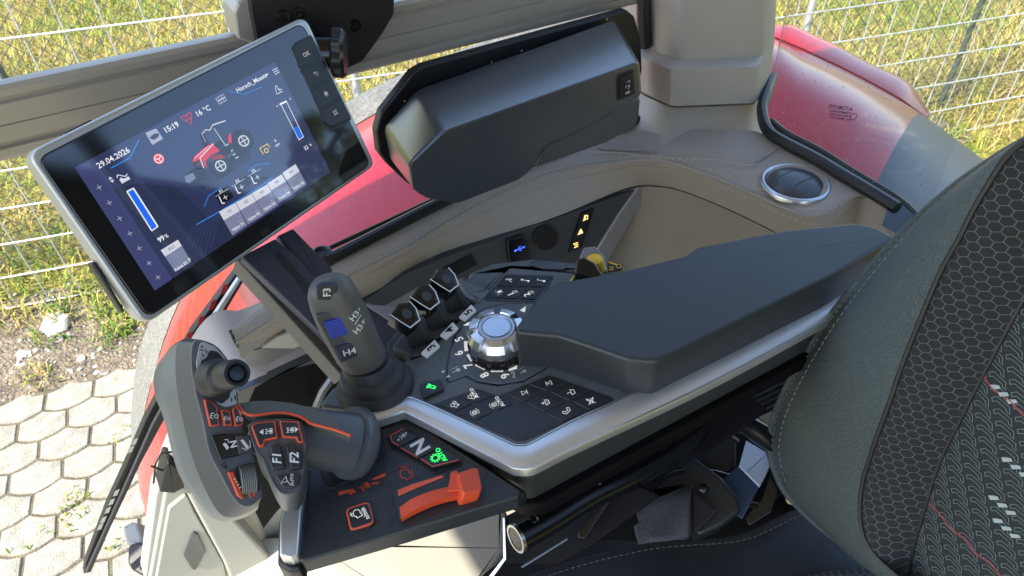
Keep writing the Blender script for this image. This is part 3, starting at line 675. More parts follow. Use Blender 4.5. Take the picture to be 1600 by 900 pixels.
# glossy inlay with the two blocks of push buttons
inl = [(676, 632), (746, 608), (778, 619), (858, 587), (963, 624), (818, 690), (806, 689)]
prism('button_field', PA, inl, .004, M['panel'], ar, r=[0, .004, .002, .004, .003, .010, .010], bev=.0008, off=.0008)
LIT = []
def symbol(par, pl, c, items, size, ud, m='lit', off=.0022, txt=None):
    mb = MB()
    if items: icon(mb, pl, c, size * .62, ud, items, off)
    if txt:
        for (s, cc, h) in txt: text(mb, pl, s, cc, h, ud, off, bold=.02)
    return mb.build('symbol', M[m] if isinstance(m, str) else m, par, smooth=0)
def btn(px, pl=PA, h=.0018, par=None, mt='btn', shrink=1.0, r=.0012, name='push_button'):
    c = (sum(p[0] for p in px) / len(px), sum(p[1] for p in px) / len(px))
    return prism(name, pl, [(c[0] + (p[0] - c[0]) * shrink, c[1] + (p[1] - c[1]) * shrink) for p in px], h + .003, M[mt], par or ar, r=r, bev=.0007, off=h)
def quadgrid(a, b, c, d, nu, nv):          # cells of the quad a-b-c-d, nu along a-b, nv along a-d
    P = lambda u, v: tuple((a[k] * (1 - u) + b[k] * u) * (1 - v) + (d[k] * (1 - u) + c[k] * u) * v for k in (0, 1))
    return [[[P(i / nu, j / nv), P((i + 1) / nu, j / nv), P((i + 1) / nu, (j + 1) / nv), P(i / nu, (j + 1) / nv)] for i in range(nu)] for j in range(nv)]
B4 = [[(683, 633), (714, 621), (741, 632), (711, 646)], [(714, 621), (743, 609), (775, 620), (744, 631)], [(712, 647), (742, 634), (774, 645), (744, 659)], [(746, 632), (777, 620), (806, 632), (776, 644)]]
wheel_axle = [('s', [(-.5, -.7), (-.9, -.1), (-.4, .3)], .16), ('c', (.1, .35), .42, .14), ('c', (.55, -.35), .30, .13), ('s', [(-.2, -.3), (.3, -.75)], .15), ('p', [(-.75, -.85), (-.2, -.95), (-.4, -.45)])]
diff = [('c', (0, 0), .55, .12), ('s', [(-.25, -.3), (-.25, .3), (.25, .3), (.25, -.3)], .12, 1), ('s', [(0, -.3), (0, .3)], .1), ('s', [(-.8, .55), (-.45, .85), (0, .95), (.45, .85), (.8, .55)], .1), ('s', [(-.8, -.55), (-.45, -.85), (0, -.95), (.45, -.85), (.8, -.55)], .1)]
for k, (q, it, c, tx) in enumerate(zip(B4, (wheel_axle, wheel_axle, diff, diff), ((710, 635), (737, 622), (742, 647), (772, 635)), (None, (741, 617), None, (781, 630)))):
    b = btn(q, shrink=.92)
    symbol(b, PA, c, it, .0062, UY, txt=[('AUTO', tx, .0031)] if tx else None)
B6 = [[(788, 617), (820, 603), (850, 615), (818, 630)], [(823, 602), (857, 588), (890, 599), (854, 613)], [(822, 632), (853, 617), (884, 630), (850, 646)], [(857, 614), (893, 600), (925, 612), (889, 628)], [(853, 648), (888, 631), (916, 643), (879, 661)], [(892, 628), (928, 613), (957, 625), (920, 643)]]
spk = [('p', [(-.5, -.35), (-.15, -.35), (.35, -.75), (.35, .75), (-.15, .35), (-.5, .35)])]
ic6 = [[('s', [(-.55, .5), (.55, .5), (0, -.45)], .13, 1), ('s', [(-.6, -.62), (.6, -.62)], .15)], [('s', [(-.55, -.5), (.55, -.5), (0, .45)], .13, 1), ('s', [(-.6, .62), (.6, .62)], .15)],
       [('s', [(-.5, -.6), (.4, -.6), (.65, .15), (-.75, .15)], .14, 1), ('s', [(-.05, .3), (-.05, 1.0)], .14), ('s', [(-.4, .65), (.3, .65)], .14), ('s', [(-.2, -.35), (-.3, -.1)], .12), ('s', [(.2, -.35), (.25, -.1)], .12)],
       [('s', [(-.5, -.6), (.4, -.6), (.65, .15), (-.75, .15)], .14, 1), ('s', [(-.05, .25), (-.05, 1.05)], .14)],
       [('s', [(-.95, .25), (-.75, .6), (-.4, .45), (-.35, .05), (.35, .05), (.4, .45), (.75, .6), (.95, .25), (.6, -.35), (-.6, -.35)], .14, 1)],
       [('s', [(-.6, -.3), (-.6, .3), (-.1, .3), (.5, .75), (.5, -.75), (-.1, -.3)], .14, 1), ('s', [(-.8, .8), (.8, -.8)], .13), ('s', [(-.8, -.8), (.8, .8)], .13)]]
for q, it, c in zip(B6, ic6, ((819, 616), (858, 601), (853, 631), (893, 615), (886, 645), (923, 629))):
    symbol(btn(q, shrink=.94), PA, c, it, .0065, (UY * .97 + UX * .25) if it is not ic6[4] else (UX + UY * .3).normalized())
# green lit work light key
b = btn([(656, 605), (688, 596), (695, 612), (662, 626)], h=.004, r=.0025)
symbol(b, PA, (675, 610), [('s', [(-.25, -.8), (-.25, .1), (.4, .3), (.4, -.8)], .18, 1), ('s', [(-.25, -.5), (.4, -.5)], .14), ('p', [(-.3, .25), (.5, .35), (.7, .95), (-.6, .95)])], .0066, UY * .6 + UX * .8, 'green', .0045)
# climate key block beyond the knob
prism('key_plate', PA, [(756, 466), (790, 429), (866, 431), (850, 470), (830, 472), (760, 471)], .003, M['panel'], ar, r=.002, bev=.0008, off=.0006)
G6 = quadgrid((792, 431), (865, 431), (835, 470), (759, 467), 3, 2)
thermo = [('s', [(-.6, -.6), (.3, .3)], .2), ('d', (-.62, -.62), .34)]
ic = [[('s', [(-.9, -.2), (-.1, .1)], .2), ('s', [(-.1, -.7), (.6, .8)], .2), ('s', [(.2, -.8), (.9, .6)], .12)], thermo + [('s', [(.2, .6), (1.0, .6)], .22), ('s', [(.6, .2), (.6, 1.0)], .22)], thermo + [('s', [(.3, .6), (1.0, .6)], .22)],
      [('p', [(-.4, -.5), (.4, -.5), (.3, .4), (-.3, .4)]), ('s', [(-.7, .5), (-.95, .8)], .14), ('s', [(0, .6), (0, 1)], .14), ('s', [(.7, .5), (.95, .8)], .14), ('s', [(-.6, -.75), (.6, -.75)], .16), ('s', [(-.6, 0), (-1, 0)], .14)],
      [('c', (.25, .2), .42, .14), ('s', [(-.2, -.7), (.7, -.5)], .14), ('s', [(-.1, -.3), (-.4, -.6)], .12)], [('c', (.25, .2), .42, .14), ('s', [(-.2, -.7), (.7, -.5)], .14), ('s', [(-.1, -.3), (-.4, -.6)], .12)]]
k = 0
for row in G6:
    for q in row:
        c = (sum(p[0] for p in q) / 4, sum(p[1] for p in q) / 4); b = btn(q, shrink=.9, h=.0016)
        symbol(b, PA, c, ic[k], .0060, UY * .9 + UX * .1, off=.002, txt=[(str(k - 3), (c[0] - 7, c[1] + 3), .006)] if k > 3 else None); k += 1
yb = prism('pto_key', PA, [(889, 441), (897, 431), (925, 433), (935, 440), (912, 450)], .004, mat('yellow outline', (.70, .62, .04), .4), ar, r=.002, bev=.0008, off=.002)
prism('key_face', PA, [(893, 441), (899, 433.5), (923, 435), (931, 441), (912, 448)], .004, M['btn'], yb, r=.0015, bev=.0005, off=.0026)
symbol(yb, PA, (912, 437), [('s', [(-1, -.2), (1, .1)], .3), ('d', (.2, .3), .3)], .005, UX, 'white', .0034)
# dial plate printed with the speeds
dp = [(701, 598), (700, 575), (704, 552), (712, 527), (733, 500), (757, 484), (792, 476), (840, 476), (858, 500), (868, 540), (862, 568), (850, 577), (818, 595), (780, 601), (746, 596), (730, 587)]
prism('dial_rim', PA, [(697 + (p[0] - 701) * 1.03, p[1] + (p[1] - 540) * .05) for p in dp], .002, M['gloss'], ar, r=.003, bev=.0006, off=.0002)
dpl = prism('dial_plate', PA, dp, .003, M['arm'], ar, r=.003, bev=.0006, off=.0012)
for s, c in (('4', (731, 509)), ('5', (717, 532)), ('6', (717, 554)), ('7', (731, 573)), ('8', (757, 588)), ('9', (789, 589))):
    mb = MB(); text(mb, PA, s, c, .0076, UY, .0016, bold=.02); mb.build('dial_number', M['lit'], dpl, smooth=0)
for q in ([(725, 535), (731, 535), (732, 550), (726, 551)], [(729, 557), (735, 553), (742, 563), (736, 567)], [(742, 573), (747, 567), (761, 575), (757, 580)], [(768, 577), (787, 577), (786, 583), (767, 583)], [(795, 575), (808, 572), (808, 578), (795, 582)], [(728, 520), (733, 512), (736, 516), (732, 530)], [(812, 487), (822, 480), (820, 490)]):
    mb = MB(); add_poly(mb, PA, q, .0016); mb.build('dial_mark', M['lit'], dpl, smooth=0)
mb = MB()
icon(mb, PA, (714, 578), .006, UY, [('d', (-.3, 0), .35), ('s', [(-.3, 0), (-.3, .9)], .2), ('s', [(.3, -.4), (.3, .8)], .12), ('p', [(-.9, 1.5), (-.3, 1.5), (-.6, 2.1)]), ('p', [(.3, 2.1), (.9, 2.1), (.6, 1.5)])], .0016)
icon(mb, PA, (818, 580), .005, UY, [('d', (-.3, 0), .35), ('s', [(-.3, 0), (-.3, .9)], .2), ('s', [(.5, -.4), (.5, .8)], .12)], .0016)
stroke(mb, PA, [(799, 586), (801, 582), (804, 585), (802, 591), (806, 592)], .001, .0016)
mb.build('dial_print', M['white'], dpl, smooth=0)
# slots, front lower panel
fp = [(466, 872), (472, 800), (479, 735), (500, 700), (545, 668), (612, 653), (640, 653), (814, 765), (812, 776)]
fpan = prism('front_panel', PF, [(466, 879), (472, 800), (479, 730), (540, 668), (612, 651), (642, 652), (815, 766), (810, 776)], .016, M['panel'], ar, r=[.004, 0, 0, 0, .003, .003, .004, .003], bev=.0025)
prism('front_panel_skirt', H(ZA - .016), [(458, 886), (462, 800), (470, 725), (540, 660), (640, 645), (826, 768), (812, 780), (650, 830)], .012, M['black'], ar, r=[.008, 0, 0, 0, 0, .005, .004, 0], bev=.004)
prism('chrome_end', H(ZA - .004), [(436, 868), (437, 815), (446, 775), (462, 740), (480, 728), (479, 750), (470, 800), (465, 866), (455, 872)], .016, M['silver'], ar, r=[.003, 0, 0, 0, 0, 0, 0, .002, .002], bev=.002)
prism('chrome_end_base', H(ZA - .014), [(432, 880), (434, 815), (446, 770), (480, 722), (482, 800), (470, 890), (450, 892)], .018, M['black'], ar, r=[.006, 0, 0, 0, 0, .003, .008], bev=.004)
prism('boot_slot', PF, [(505, 752), (497, 733), (560, 690), (585, 668), (597, 672), (607, 712), (598, 722), (520, 764), (510, 762)], .002, M['black'], fpan, r=.004, bev=.0008, off=.0006)
# N key block
prism('key_frame', PF, [(604, 686), (606, 680), (637, 670), (722, 719), (723, 727), (680, 743), (675, 741), (612, 702)], .003, M['black'], fpan, r=.002, bev=.001, off=.0008)
NB = [[(609, 684), (632, 673), (654, 686), (624, 702), (613, 695)], [(626, 703), (656, 687), (687, 703), (655, 719)], [(657, 720), (689, 704), (720, 721), (718, 724), (677, 735)]]
trk = [('d', (.45, 0), .3), ('s', [(.2, -.45), (.8, -.45)], .16), ('s', [(.2, .45), (.8, .45)], .16), ('s', [(.75, -.4), (.75, .4)], .16), ('s', [(-.3, -.45), (-.3, .45)], .14), ('s', [(-.55, -.4), (-.05, -.4)], .2), ('s', [(-.55, .4), (-.05, .4)], .2), ('s', [(-.3, 0), (.4, 0)], .22)]
drk = UX * .92 - UY * -.35
b1 = btn(NB[0], PF, .0035, fpan, r=.001); symbol(b1, PF, (629, 687), trk + [('p', [(1.05, -.35), (1.05, .35), (1.6, 0)]), ('p', [(-.85, -.35), (-.85, .35), (-1.45, 0)])], .0058, UX * .95 + UY * .3, 'white', .0039)
mb = MB(); stroke(mb, PF, [(632, 674), (611, 685), (614, 695), (624, 701)], .0008, .0039); mb.build('outline', M['orangel'], b1)
b2 = btn(NB[1], PF, .0035, fpan, r=.001); mb = MB(); text(mb, PF, 'N', (656.5, 702.5), .0125, UY * .96 + UX * -.05, .0039, bold=.03); mb.build('letter', M['white'], b2, smooth=0)
mb = MB(); stroke(mb, PF, [(627, 704), (653, 719)], .0008, .0039); mb.build('outline', M['orangel'], b2)
b3 = btn(NB[2], PF, .0035, fpan, r=.001); mb = MB()
icon(mb, PF, (681, 720), .0042, UY, [('c', (0, 0), .62, .24)] + [('s', [(.68 * math.cos(a * .628), .68 * math.sin(a * .628)), (.98 * math.cos(a * .628), .98 * math.sin(a * .628))], .24) for a in range(10)], .0039)
text(mb, PF, 'AUTO', (690, 715), .0037, UY, .0039, bold=.02); mb.build('symbol', M['green'], b3, smooth=0)
mb = MB(); stroke(mb, PF, [(658, 721), (677, 733), (718, 723)], .0008, .0039); mb.build('outline', M['orangel'], b3)
# n/min key
b = prism('push_button', PF, [(540, 797), (577, 785), (586, 820), (548, 832)], .004, M['orangel'], fpan, r=.004, bev=.0006, off=.0022)
prism('key_edge', PF, [(537.5, 795), (579, 782.5), (589, 821.5), (546, 835)], .003, M['gloss'], b, r=.005, bev=.0006, off=.001)
prism('key_face', PF, [(543, 799), (575.5, 788.5), (583.5, 818), (550.5, 829)], .004, M['btn'], b, r=.003, bev=.0005, off=.0027)
eng = [('s', [(.55, -.5), (.75, -.1), (.55, .3), (.15, .5), (-.3, .45), (-.5, .2), (-.85, .2), (-.85, -.75), (-.5, -.75), (-.2, -.6), (.2, -.7)], .15, 1)]
mb = MB(); icon(mb, PF, (558, 806), .0044, UY, eng + [('s', [(-.2, .7), (.3, .95), (.3, .6), (.7, .85)], .15)], .0032); text(mb, PF, 'n/min', (571, 806), .0036, UY, .0032, bold=.015, asp=.95); mb.build('symbol', M['lit'], b, smooth=0)
# printed orange marks
mb = MB()
icon(mb, PF, (632, 742), .0062, UY * .9 - UX * .1, eng, .0004)
stroke(mb, PF, [(621, 734), (628, 731)], .0014); add_poly(mb, PF, [(619, 735), (626, 729), (627, 735)]); stroke(mb, PF, [(631, 731), (637, 728)], .0014); add_poly(mb, PF, [(640, 727), (633, 727), (635, 733)])
for k in range(5): add_poly(mb, PF, [(642 + k * .3, 735 + k * 2.6), (644 + k * .3, 735 + k * 2.6), (645, 737 + k * 2.6), (643, 737 + k * 2.6)])
add_poly(mb, PF, [(529, 769), (552, 764), (553, 767), (530, 775)]); add_poly(mb, PF, [(582, 748), (602, 739), (602, 745), (583, 751)])
icon(mb, PF, (569, 762), .0056, UX * .95 + UY * .25, trk, .0004)
add_poly(mb, PF, [(544, 772), (550, 768), (550, 774)]); stroke(mb, PF, [(549, 771), (556, 768)], .0016); add_poly(mb, PF, [(594, 753), (586, 753), (588, 758)]); stroke(mb, PF, [(581, 757), (588, 754)], .0016)
mb.build('printed_marks', mat('orange print', (.55, .07, .035), .5), fpan, smooth=0)
# hand throttle
ht = thing('hand_throttle', 'orange hand throttle slider in its curved black slot', 'throttle lever', PF.hit(680, 780))
prism('slot_housing', PF, [(615, 771), (640, 758), (694, 744), (702, 756), (724, 752), (748, 770), (700, 780), (650, 797), (626, 818), (620, 800)], .012, M['panel'], ht, r=.002, bev=.001, off=.005)
mb = MB(); u_ = [(623, 772), (645, 763), (692, 749), (694, 752), (650, 770), (624, 782)]; add_poly(mb, PF, u_, .0055); mb.build('scale_strip', M['orangel'], ht)
arc_t = [(624, 793), (645, 781), (680, 769), (722, 757)]; arc_b = [(627, 811), (648, 799), (684, 784), (724, 774)]
mb = MB(); A_ = [PF.hit(*p, .0058) for p in resample(catmull(arc_t, 6), 16)]; B_ = [PF.hit(*p, .0058) for p in resample(catmull(arc_b, 6), 16)]
add_grid(mb, [[a - UZ * .004 for a in A_], [a + UZ * (.003 * math.sin(math.pi * i / 15)) for i, a in enumerate(A_)], [b + UZ * (.003 * math.sin(math.pi * i / 15)) for i, b in enumerate(B_)], [b - UZ * .004 for b in B_]]); mb.build('slider_blade', M['orange'], ht, smooth=40)
PK2 = PL(PF.hit(733, 752, .014), cv(.22, -.75, -.62))
prism('slider_grip', PK2, [(714, 738), (741, 729), (748, 731), (754, 762), (751, 767), (724, 771), (720, 764)], .016, M['orange'], ht, r=.003, bev=.002)
prism('slider_stem', PF, [(705, 748), (716, 744), (724, 770), (728, 775), (700, 778), (704, 760)], .010, M['orange'], ht, r=.002, bev=.001, off=.009)
# ================================================================ armrest pad
pd = thing('armrest_pad', 'long matt black elbow pad with an angular nose on top of the console', 'armrest pad', H(-.46).hit(1000, 500))
PP = H(-.420)
prism('pad_skin', PP, [(800, 518), (838, 466), (852, 450), (872, 440), (980, 420.5), (1072, 398.5), (1090, 385), (1220, 359.5), (1335, 347.5), (1368, 354), (1401, 371), (1300, 431), (1026, 565), (984, 562), (905, 535), (872, 524.5)], .040, M['pad'], pd, r=[.006, .004, .006, .010, .004, .004, .004, .004, .006, .008, .004, .004, .012, .010, .004, .004], bev=.0035, seg=5)
# ================================================================ rotary knob
kc = PA.hit(778, 546); kn = thing('rotary_knob', 'faceted chrome rotary speed knob half under the armrest pad', 'knob', kc)
mb = MB(); add_lathe(mb, kc, UZ, [(.0265, .001), (.0265, .009), (.0235, .011)], 40); mb.build('knob_base', M['gloss'], kn, smooth=40)
mb = MB(); add_lathe(mb, kc, UZ, [(.0240, .009), (.0248, .012), (.0240, .0185), (.0208, .0245), (.0162, .0268), (.0158, .0284), (.0132, .0286), (.0126, .0278), (.0, .0278)], 42); mb.build('knob_body', mat('dark chrome', (.45, .45, .46), .36, metal=1), kn, smooth=40)
mb = MB()
for k in range(7):
    a0 = k * 2 * math.pi / 7 + .25; rings = []
    for r, h in ((.0160, .0281), (.0222, .0264), (.0256, .0196)):
        rings.append([kc + UZ * (h + .0014) + (UX * math.cos(a0 + t) + UY * math.sin(a0 + t)) * (r + .0014) for t in np.linspace(0, .58, 6)])
    ring0 = [p - UZ * .0011 - (p - kc - UZ * (p - kc).z).normalized() * .0008 for p in rings[0]]; r3 = [p - UZ * .0012 for p in rings[2]]
    add_grid(mb, [ring0] + rings + [r3], flip=False)
    for e in (0, 5):
        col = [r[e] for r in rings]; add_grid(mb, [col, [p - UZ * .003 - (p - kc - UZ * (p - kc).z).normalized() * .0025 for p in col]])
mb.build('grip_facets', M['chrome'], kn, smooth=25)
mb = MB(); add_lathe(mb, kc + UZ * .0283, UZ, [(.0118, 0), (.0118, .0004), (.0, .0006)], 32, cap=False); mb.build('knob_cap', mat('knob cap', (.55, .58, .62), .25, metal=.9), kn, smooth=30)
# ================================================================ valve levers
def dpl_(px, py, d): return PT(px, py, d)
PLATE = mat('white number plate', (.82, .82, .80), .45); vl = None; base0 = PA.hit(664, 540)
for i, lab in enumerate(('valve paddle lever with white plate 3, nearest the joystick', 'valve paddle lever with white plate 4, between two others', 'valve paddle lever with white plate 5, nearest the window')):
    L = thing('valve_lever', lab, 'lever', base0, group='black paddle levers with white edges'); D0 = .60
    def sh(p): return p
    nb = cv(.30, -.62, -.72); PV = PL(PT(650, 500, .612), nb)
    hp = [(609, 491), (622, 472), (640, 470.5), (650, 482), (656, 500), (641, 512), (629, 504)]
    prism('paddle', PV, hp, .014, M['gloss'], L, r=.0012, bev=.0025)
    mb = MB(); stroke(mb, PV, [(608.5, 491), (628.5, 504.5), (641, 512), (656, 500), (650, 482), (640, 471)], .0011, .0002); mb.build('white_edge', M['white'], L, smooth=0)
    mb = MB(); cdim = PV.hit(636, 490, .0003); ax1 = (PV.hit(640, 490) - PV.hit(632, 490)).normalized(); ax2 = PV.n.cross(ax1)
    flat(mb, PV, [cdim + ax1 * .0045 * math.cos(a * .4) + ax2 * .0055 * math.sin(a * .4) for a in range(16)], .0); mb.build('thumb_dimple', M['rubber'], L)
    mb = MB(); rings = []
    for (cx, cy, w_, d) in ((640, 505, 17, .622), (648, 522, 19, .628), (655, 535, 18, .632), (664, 550, 17, .640)):
        e1 = (PT(cx + 14, cy - 13, d) - PT(cx, cy, d)).normalized(); e2 = cv(-.25, -.5, -.8); k = w_ * d / FPX
        rings.append([PT(cx, cy, d) + e1 * k * a + e2 * k * b for a, b in ((-1, -.7), (-.7, .6), (.7, .6), (1, -.7), (.7, -1.2), (-.7, -1.2))])
    add_loft(mb, rings); mb.build('lever_arm', M['black'], L, smooth=25)
    PN_ = H(ZA + .004)
    prism('number_plate', PN_, [(658, 551), (679, 530), (687, 540), (667, 557)], .003, PLATE, L, bev=.0004)
    mb = MB(); text(mb, PN_, '345'[i], (673, 544), .0085, UY * .9 - UX * .3, .0004, bold=.02); mb.build('number', M['black'], L, smooth=0)
    prism('boot', H(ZA + .002), [(612, 540), (630, 520), (655, 505), (676, 527), (658, 553), (640, 556)], .02, M['rubber'], L, r=.003, bev=.003)
    delta = PA.hit(664 + 29 * i, 540 - 27.5 * i) - base0
    L.location = Vector(L.location) + delta
prism('lever_well', H(ZA - .01), [(600, 575), (605, 535), (690, 440), (745, 430), (800, 420), (700, 520), (664, 556)], .02, M['black'], ar, bev=.002)
prism('lever_shroud', H(ZA + .003), [(712, 438), (722, 430), (742, 436), (766, 452), (748, 472), (728, 462)], .02, M['arm'], ar, r=.003, bev=.004)
# ================================================================ joystick lever F3 / H4
jl = thing('joystick_lever', 'grey joystick with blue rocker and rubber bellows beside the valve levers', 'joystick', PA.hit(585, 605))
mb = MB(); axis_b = PA.hit(586, 603)
rr = [(586, 603, 60, .0), (585, 599, 61, .006), (583, 592, 57, .011), (582, 590, 49, .012), (580, 584, 50, .018), (577, 578, 46, .024), (576, 576, 38, .026), (572, 569, 38, .032)]
def ringc(cx, cy, w_, d, tiltv, n=36, ratio=1.0, e=2):
    c = PT(cx, cy, d); ax = tiltv.normalized(); a = cv(1, 0, 0); a = (a - ax * a.dot(ax)).normalized(); b = ax.cross(a); k = w_ * d / FPX; out = []
    for i in range(n):
        t = 2 * math.pi * i / n; ct, st = math.cos(t), math.sin(t)
        x = math.copysign(abs(ct) ** (2 / e), ct); y = math.copysign(abs(st) ** (2 / e), st)
        out.append(c + a * (k * x) + b * (k * ratio * y))
    return out
d0 = (axis_b - CAM).dot(cv(0, 0, 1)); top = PT(510, 445, d0 - .055); jax = (top - PT(572, 568, d0 - .012)).normalized()
rings = []
for cx, cy, w_, dz in ((586, 606, 61, 0), (586, 600, 61, -.001), (584, 594, 57, -.003), (583, 592, 50, -.004), (581, 586, 51, -.005), (579, 580, 47, -.007), (578, 578, 40, -.008), (575, 571, 41, -.009), (571, 563, 38, -.011)):
    rings.append(ringc(cx, cy, w_, d0 + dz, (UZ * .75 + jax * .25), ratio=.92))
add_loft(mb, rings); mb.build('bellows', M['rubber'], jl, smooth=35)
mb = MB(); rings = []
def jd(cy): return d0 - .012 - .048 * (570 - cy) / 130
for cx, cy, w_, ra, e in ((571, 567, 33, .85, 2.2), (568, 560, 36, .85, 2.4), (562, 551, 37, .85, 2.6), (552, 531, 38, .82, 2.8), (540, 506, 39, .8, 3), (530, 486, 38.5, .8, 3), (521, 466, 38, .8, 2.8), (515, 452, 36, .8, 2.6), (511, 443, 31, .8, 2.4), (508, 436, 22, .8, 2.2), (506, 433, 8, .8, 2)):
    rings.append(ringc(cx, cy, w_, jd(cy), jax, 40, ra, e))
add_loft(mb, rings); gripbvh = BVHTree.FromPolygons(list(mb.v), list(mb.f)); mb.build('grip', M['lever'], jl, smooth=45)
pn = cv(.05, -.30, -1); pn = (pn - jax * pn.dot(jax)).normalized()
PJ = PL(PT(532, 500, jd(500)) + pn * (.80 * 38.5 * jd(500) / FPX - .0005), pn)
prism('rocker_frame', PJ, [(492, 494), (540, 478), (573, 546), (532, 568)], .006, M['handled'], jl, r=.003, bev=.001, off=.0006)
bb = prism('blue_rocker', PJ, [(505, 502), (533, 493), (546, 519), (517, 528)], .006, M['bluebtn'], jl, r=.001, bev=.001, off=.0025)
mb = MB()
for k in range(6):
    y = 499 + k * 4.6; stroke(mb, PJ, [(506 + k * 2, y + 4), (534 + k * 2.1, y - 5)], .0005, .0027)
mb.build('grip_ribs', mat('blue rib', (.03, .09, .5), .3), bb)
b = prism('push_button', PJ, [(521, 541), (558, 531), (569, 551), (534, 563)], .006, mat('blue black key', (.012, .018, .05), .35), jl, r=.0015, bev=.001, off=.002)
UJ = (PJ.hit(556, 543) - PJ.hit(536, 549)).normalized()
mb = MB(); text(mb, PJ, 'H4', (545.5, 547), .0055, UJ, .0024, bold=.02, asp=1.15); mb.build('letters', M['white'], b, smooth=0)
b = prism('push_button', PJ, [(494, 448), (504, 443), (518, 442), (526, 446), (529, 462), (522, 467), (495, 468)], .005, M['btn'], jl, r=.002, bev=.001, off=.0022)
mb = MB(); text(mb, PJ, 'F3', (509.5, 454.5), .0056, (PJ.hit(510, 446) - PJ.hit(510.5, 462)).normalized(), .0026, bold=.02); mb.build('letters', M['white'], b, smooth=0)
PS = PL(PJ.hit(556, 497), PJ.n)
mb = MB(); US = (PS.hit(562, 483) - PS.hit(548, 497)).normalized()
for s, c, pts in (('H3-', (554, 488), 0), ('H3+', (561, 507), 0)): text(mb, PS, s, c, .0050, US, .0016, bold=.02)
stroke(mb, PS, [(553, 503), (564, 491)], .0009, .0016)
for q in range(len(mb.v)):
    h = gripbvh.ray_cast(mb.v[q] + PJ.n * .05, -PJ.n)
    if h[0] is not None: mb.v[q] = h[0] + PJ.n * .0010
mb.build('side_lettering', M['white'], jl, smooth=0)
# ================================================================ multifunction handle
mh = thing('multifunction_handle', 'grey multifunction drive handle with orange edged keys and thumb stick', 'control handle', PF.hit(545, 745))
NF = cv(.48, -.20, -.85); PH = PL(PT(350, 665, .497), NF)
F = [(305, 530), (318, 531), (337, 539), (352, 555), (362, 573), (370, 605), (372, 631), (383, 677), (395, 708), (404, 735), (411, 768), (407, 780), (388, 793), (367, 783), (344, 742), (326, 706), (314, 650), (304, 610), (298, 570), (299, 540)]
Bp = [(285, 530), (298, 529), (318, 542), (332, 558), (342, 578), (350, 612), (352, 640), (362, 685), (376, 716), (388, 745), (404, 786), (400, 793), (374, 806), (345, 804), (317, 757), (298, 706), (284, 650), (276, 605), (274, 565), (277, 538)]
Sp = [(270, 547), (285, 542), (300, 552), (312, 570), (322, 590), (330, 622), (332, 650), (340, 692), (352, 725), (370, 755), (398, 792), (395, 798), (371, 810), (333, 811), (303, 776), (277, 735), (256, 655), (242, 617), (241, 582), (255, 557)]
Tp = [(285, 575), (290, 572), (300, 580), (306, 590), (312, 610), (320, 640), (322, 660), (330, 700), (340, 730), (355, 755), (375, 780), (372, 785), (355, 790), (335, 785), (312, 755), (298, 720), (282, 660), (272, 625), (270, 600), (276, 582)]
def seth(lst, off): return [PH.hit(p[0], p[1], off) for p in lst]
def dens(L, n=80):
    P = resample(catmull([tuple(p) for p in L] + [tuple(L[0])], 5), n + 1); return [Vector(p) for p in P[:-1]]
f3 = dens(seth(F, 0)); b3_ = dens(seth(Bp, -.022)); s3 = dens(seth(Sp, -.048)); t3 = dens(seth(Tp, -.075))
cF = sum(f3, Vector()) / len(f3)
fi = [p + (cF - p).normalized() * .0022 - NF.normalized() * -.0 for p in f3]; fr = [p - NF.normalized() * .0018 for p in f3]
mb = MB(); add_loft(mb, [fr, [p + (cF - p).normalized() * .0008 + NF.normalized() * .0013 for p in fr], fi], cap0=False); mb.build('face_plate', M['handle'], mh, smooth=40, wn=True)
mb = MB(); add_loft(mb, [[p + (b - p) * 1.0 for p, b in zip(fr, b3_)], fr], cap0=False, cap1=False); mb.build('side_band', M['handled'], mh, smooth=50)
mb = MB(); mdl = [b + (s - b) * .5 + (b - cF).normalized() * .002 for b, s in zip(b3_, s3)]; add_loft(mb, [t3, s3, mdl, [b * 1 for b in b3_]], cap1=False); mb.build('palm_shell', M['shell'], mh, smooth=60)
# joystick plate and thumb stick
PH2 = PL(PH.o + PH.n * .0, NF)
tp = prism('thumb_plate', PH, [(312, 537), (318, 534), (335, 542), (349, 556), (359, 574), (368, 606), (370, 631), (362, 634), (352, 637), (340, 631), (331, 616), (314, 611), (310, 600), (306, 565)], .003, mat('plate silver grey', (.36, .37, .37), .4, metal=.3), mh, r=.002, bev=.0006, off=.0012)
prism('thumb_well', PH, [(327, 546), (341, 551), (350, 562), (362, 600), (358, 622), (345, 633), (333, 622), (328, 604), (318, 597), (312, 575), (314, 563), (322, 560)], .003, M['black'], mh, r=.004, bev=.0005, off=.0018)
mb = MB()
for q in ([(313, 541), (316, 540), (316, 546)], [(311, 546), (319, 548), (320, 549), (312, 548)], [(320, 545), (324, 551), (322, 553)], [(315, 552), (319, 556), (316, 558)], [(312, 557), (314, 561), (313, 562)], [(312, 598), (315, 601), (316, 610), (313, 607)], [(319, 604), (322, 609), (319, 610)], [(365, 616), (368, 620), (368, 628), (366, 624)], [(360, 620), (363, 626), (360, 629)]): add_poly(mb, PH, q, .0016)
mb.build('thumb_marks', M['black'], tp, smooth=0)
mb = MB(); sa = cv(.50, .02, -.62).normalized(); o_ = PT(330, 582, .492)
e0, e1 = PT(337, 591, .494), PT(371, 583, .456); sa = (e1 - e0).normalized(); LL = (e1 - e0).length
add_lathe(mb, e0, sa, [(.0135, -.004), (.0135, .005), (.0124, .007), (.0124, .011), (.0113, .013), (.0113, .018), (.0090, .020), (.0090, .022), (.0094, .023), (.0099, LL * .75), (.0096, LL * .9), (.0083, LL), (.0066, LL + .0002), (.0058, LL - .002), (.0, LL - .0022)], 32); mb.build('thumb_stick', M['stick'], mh, smooth=35)
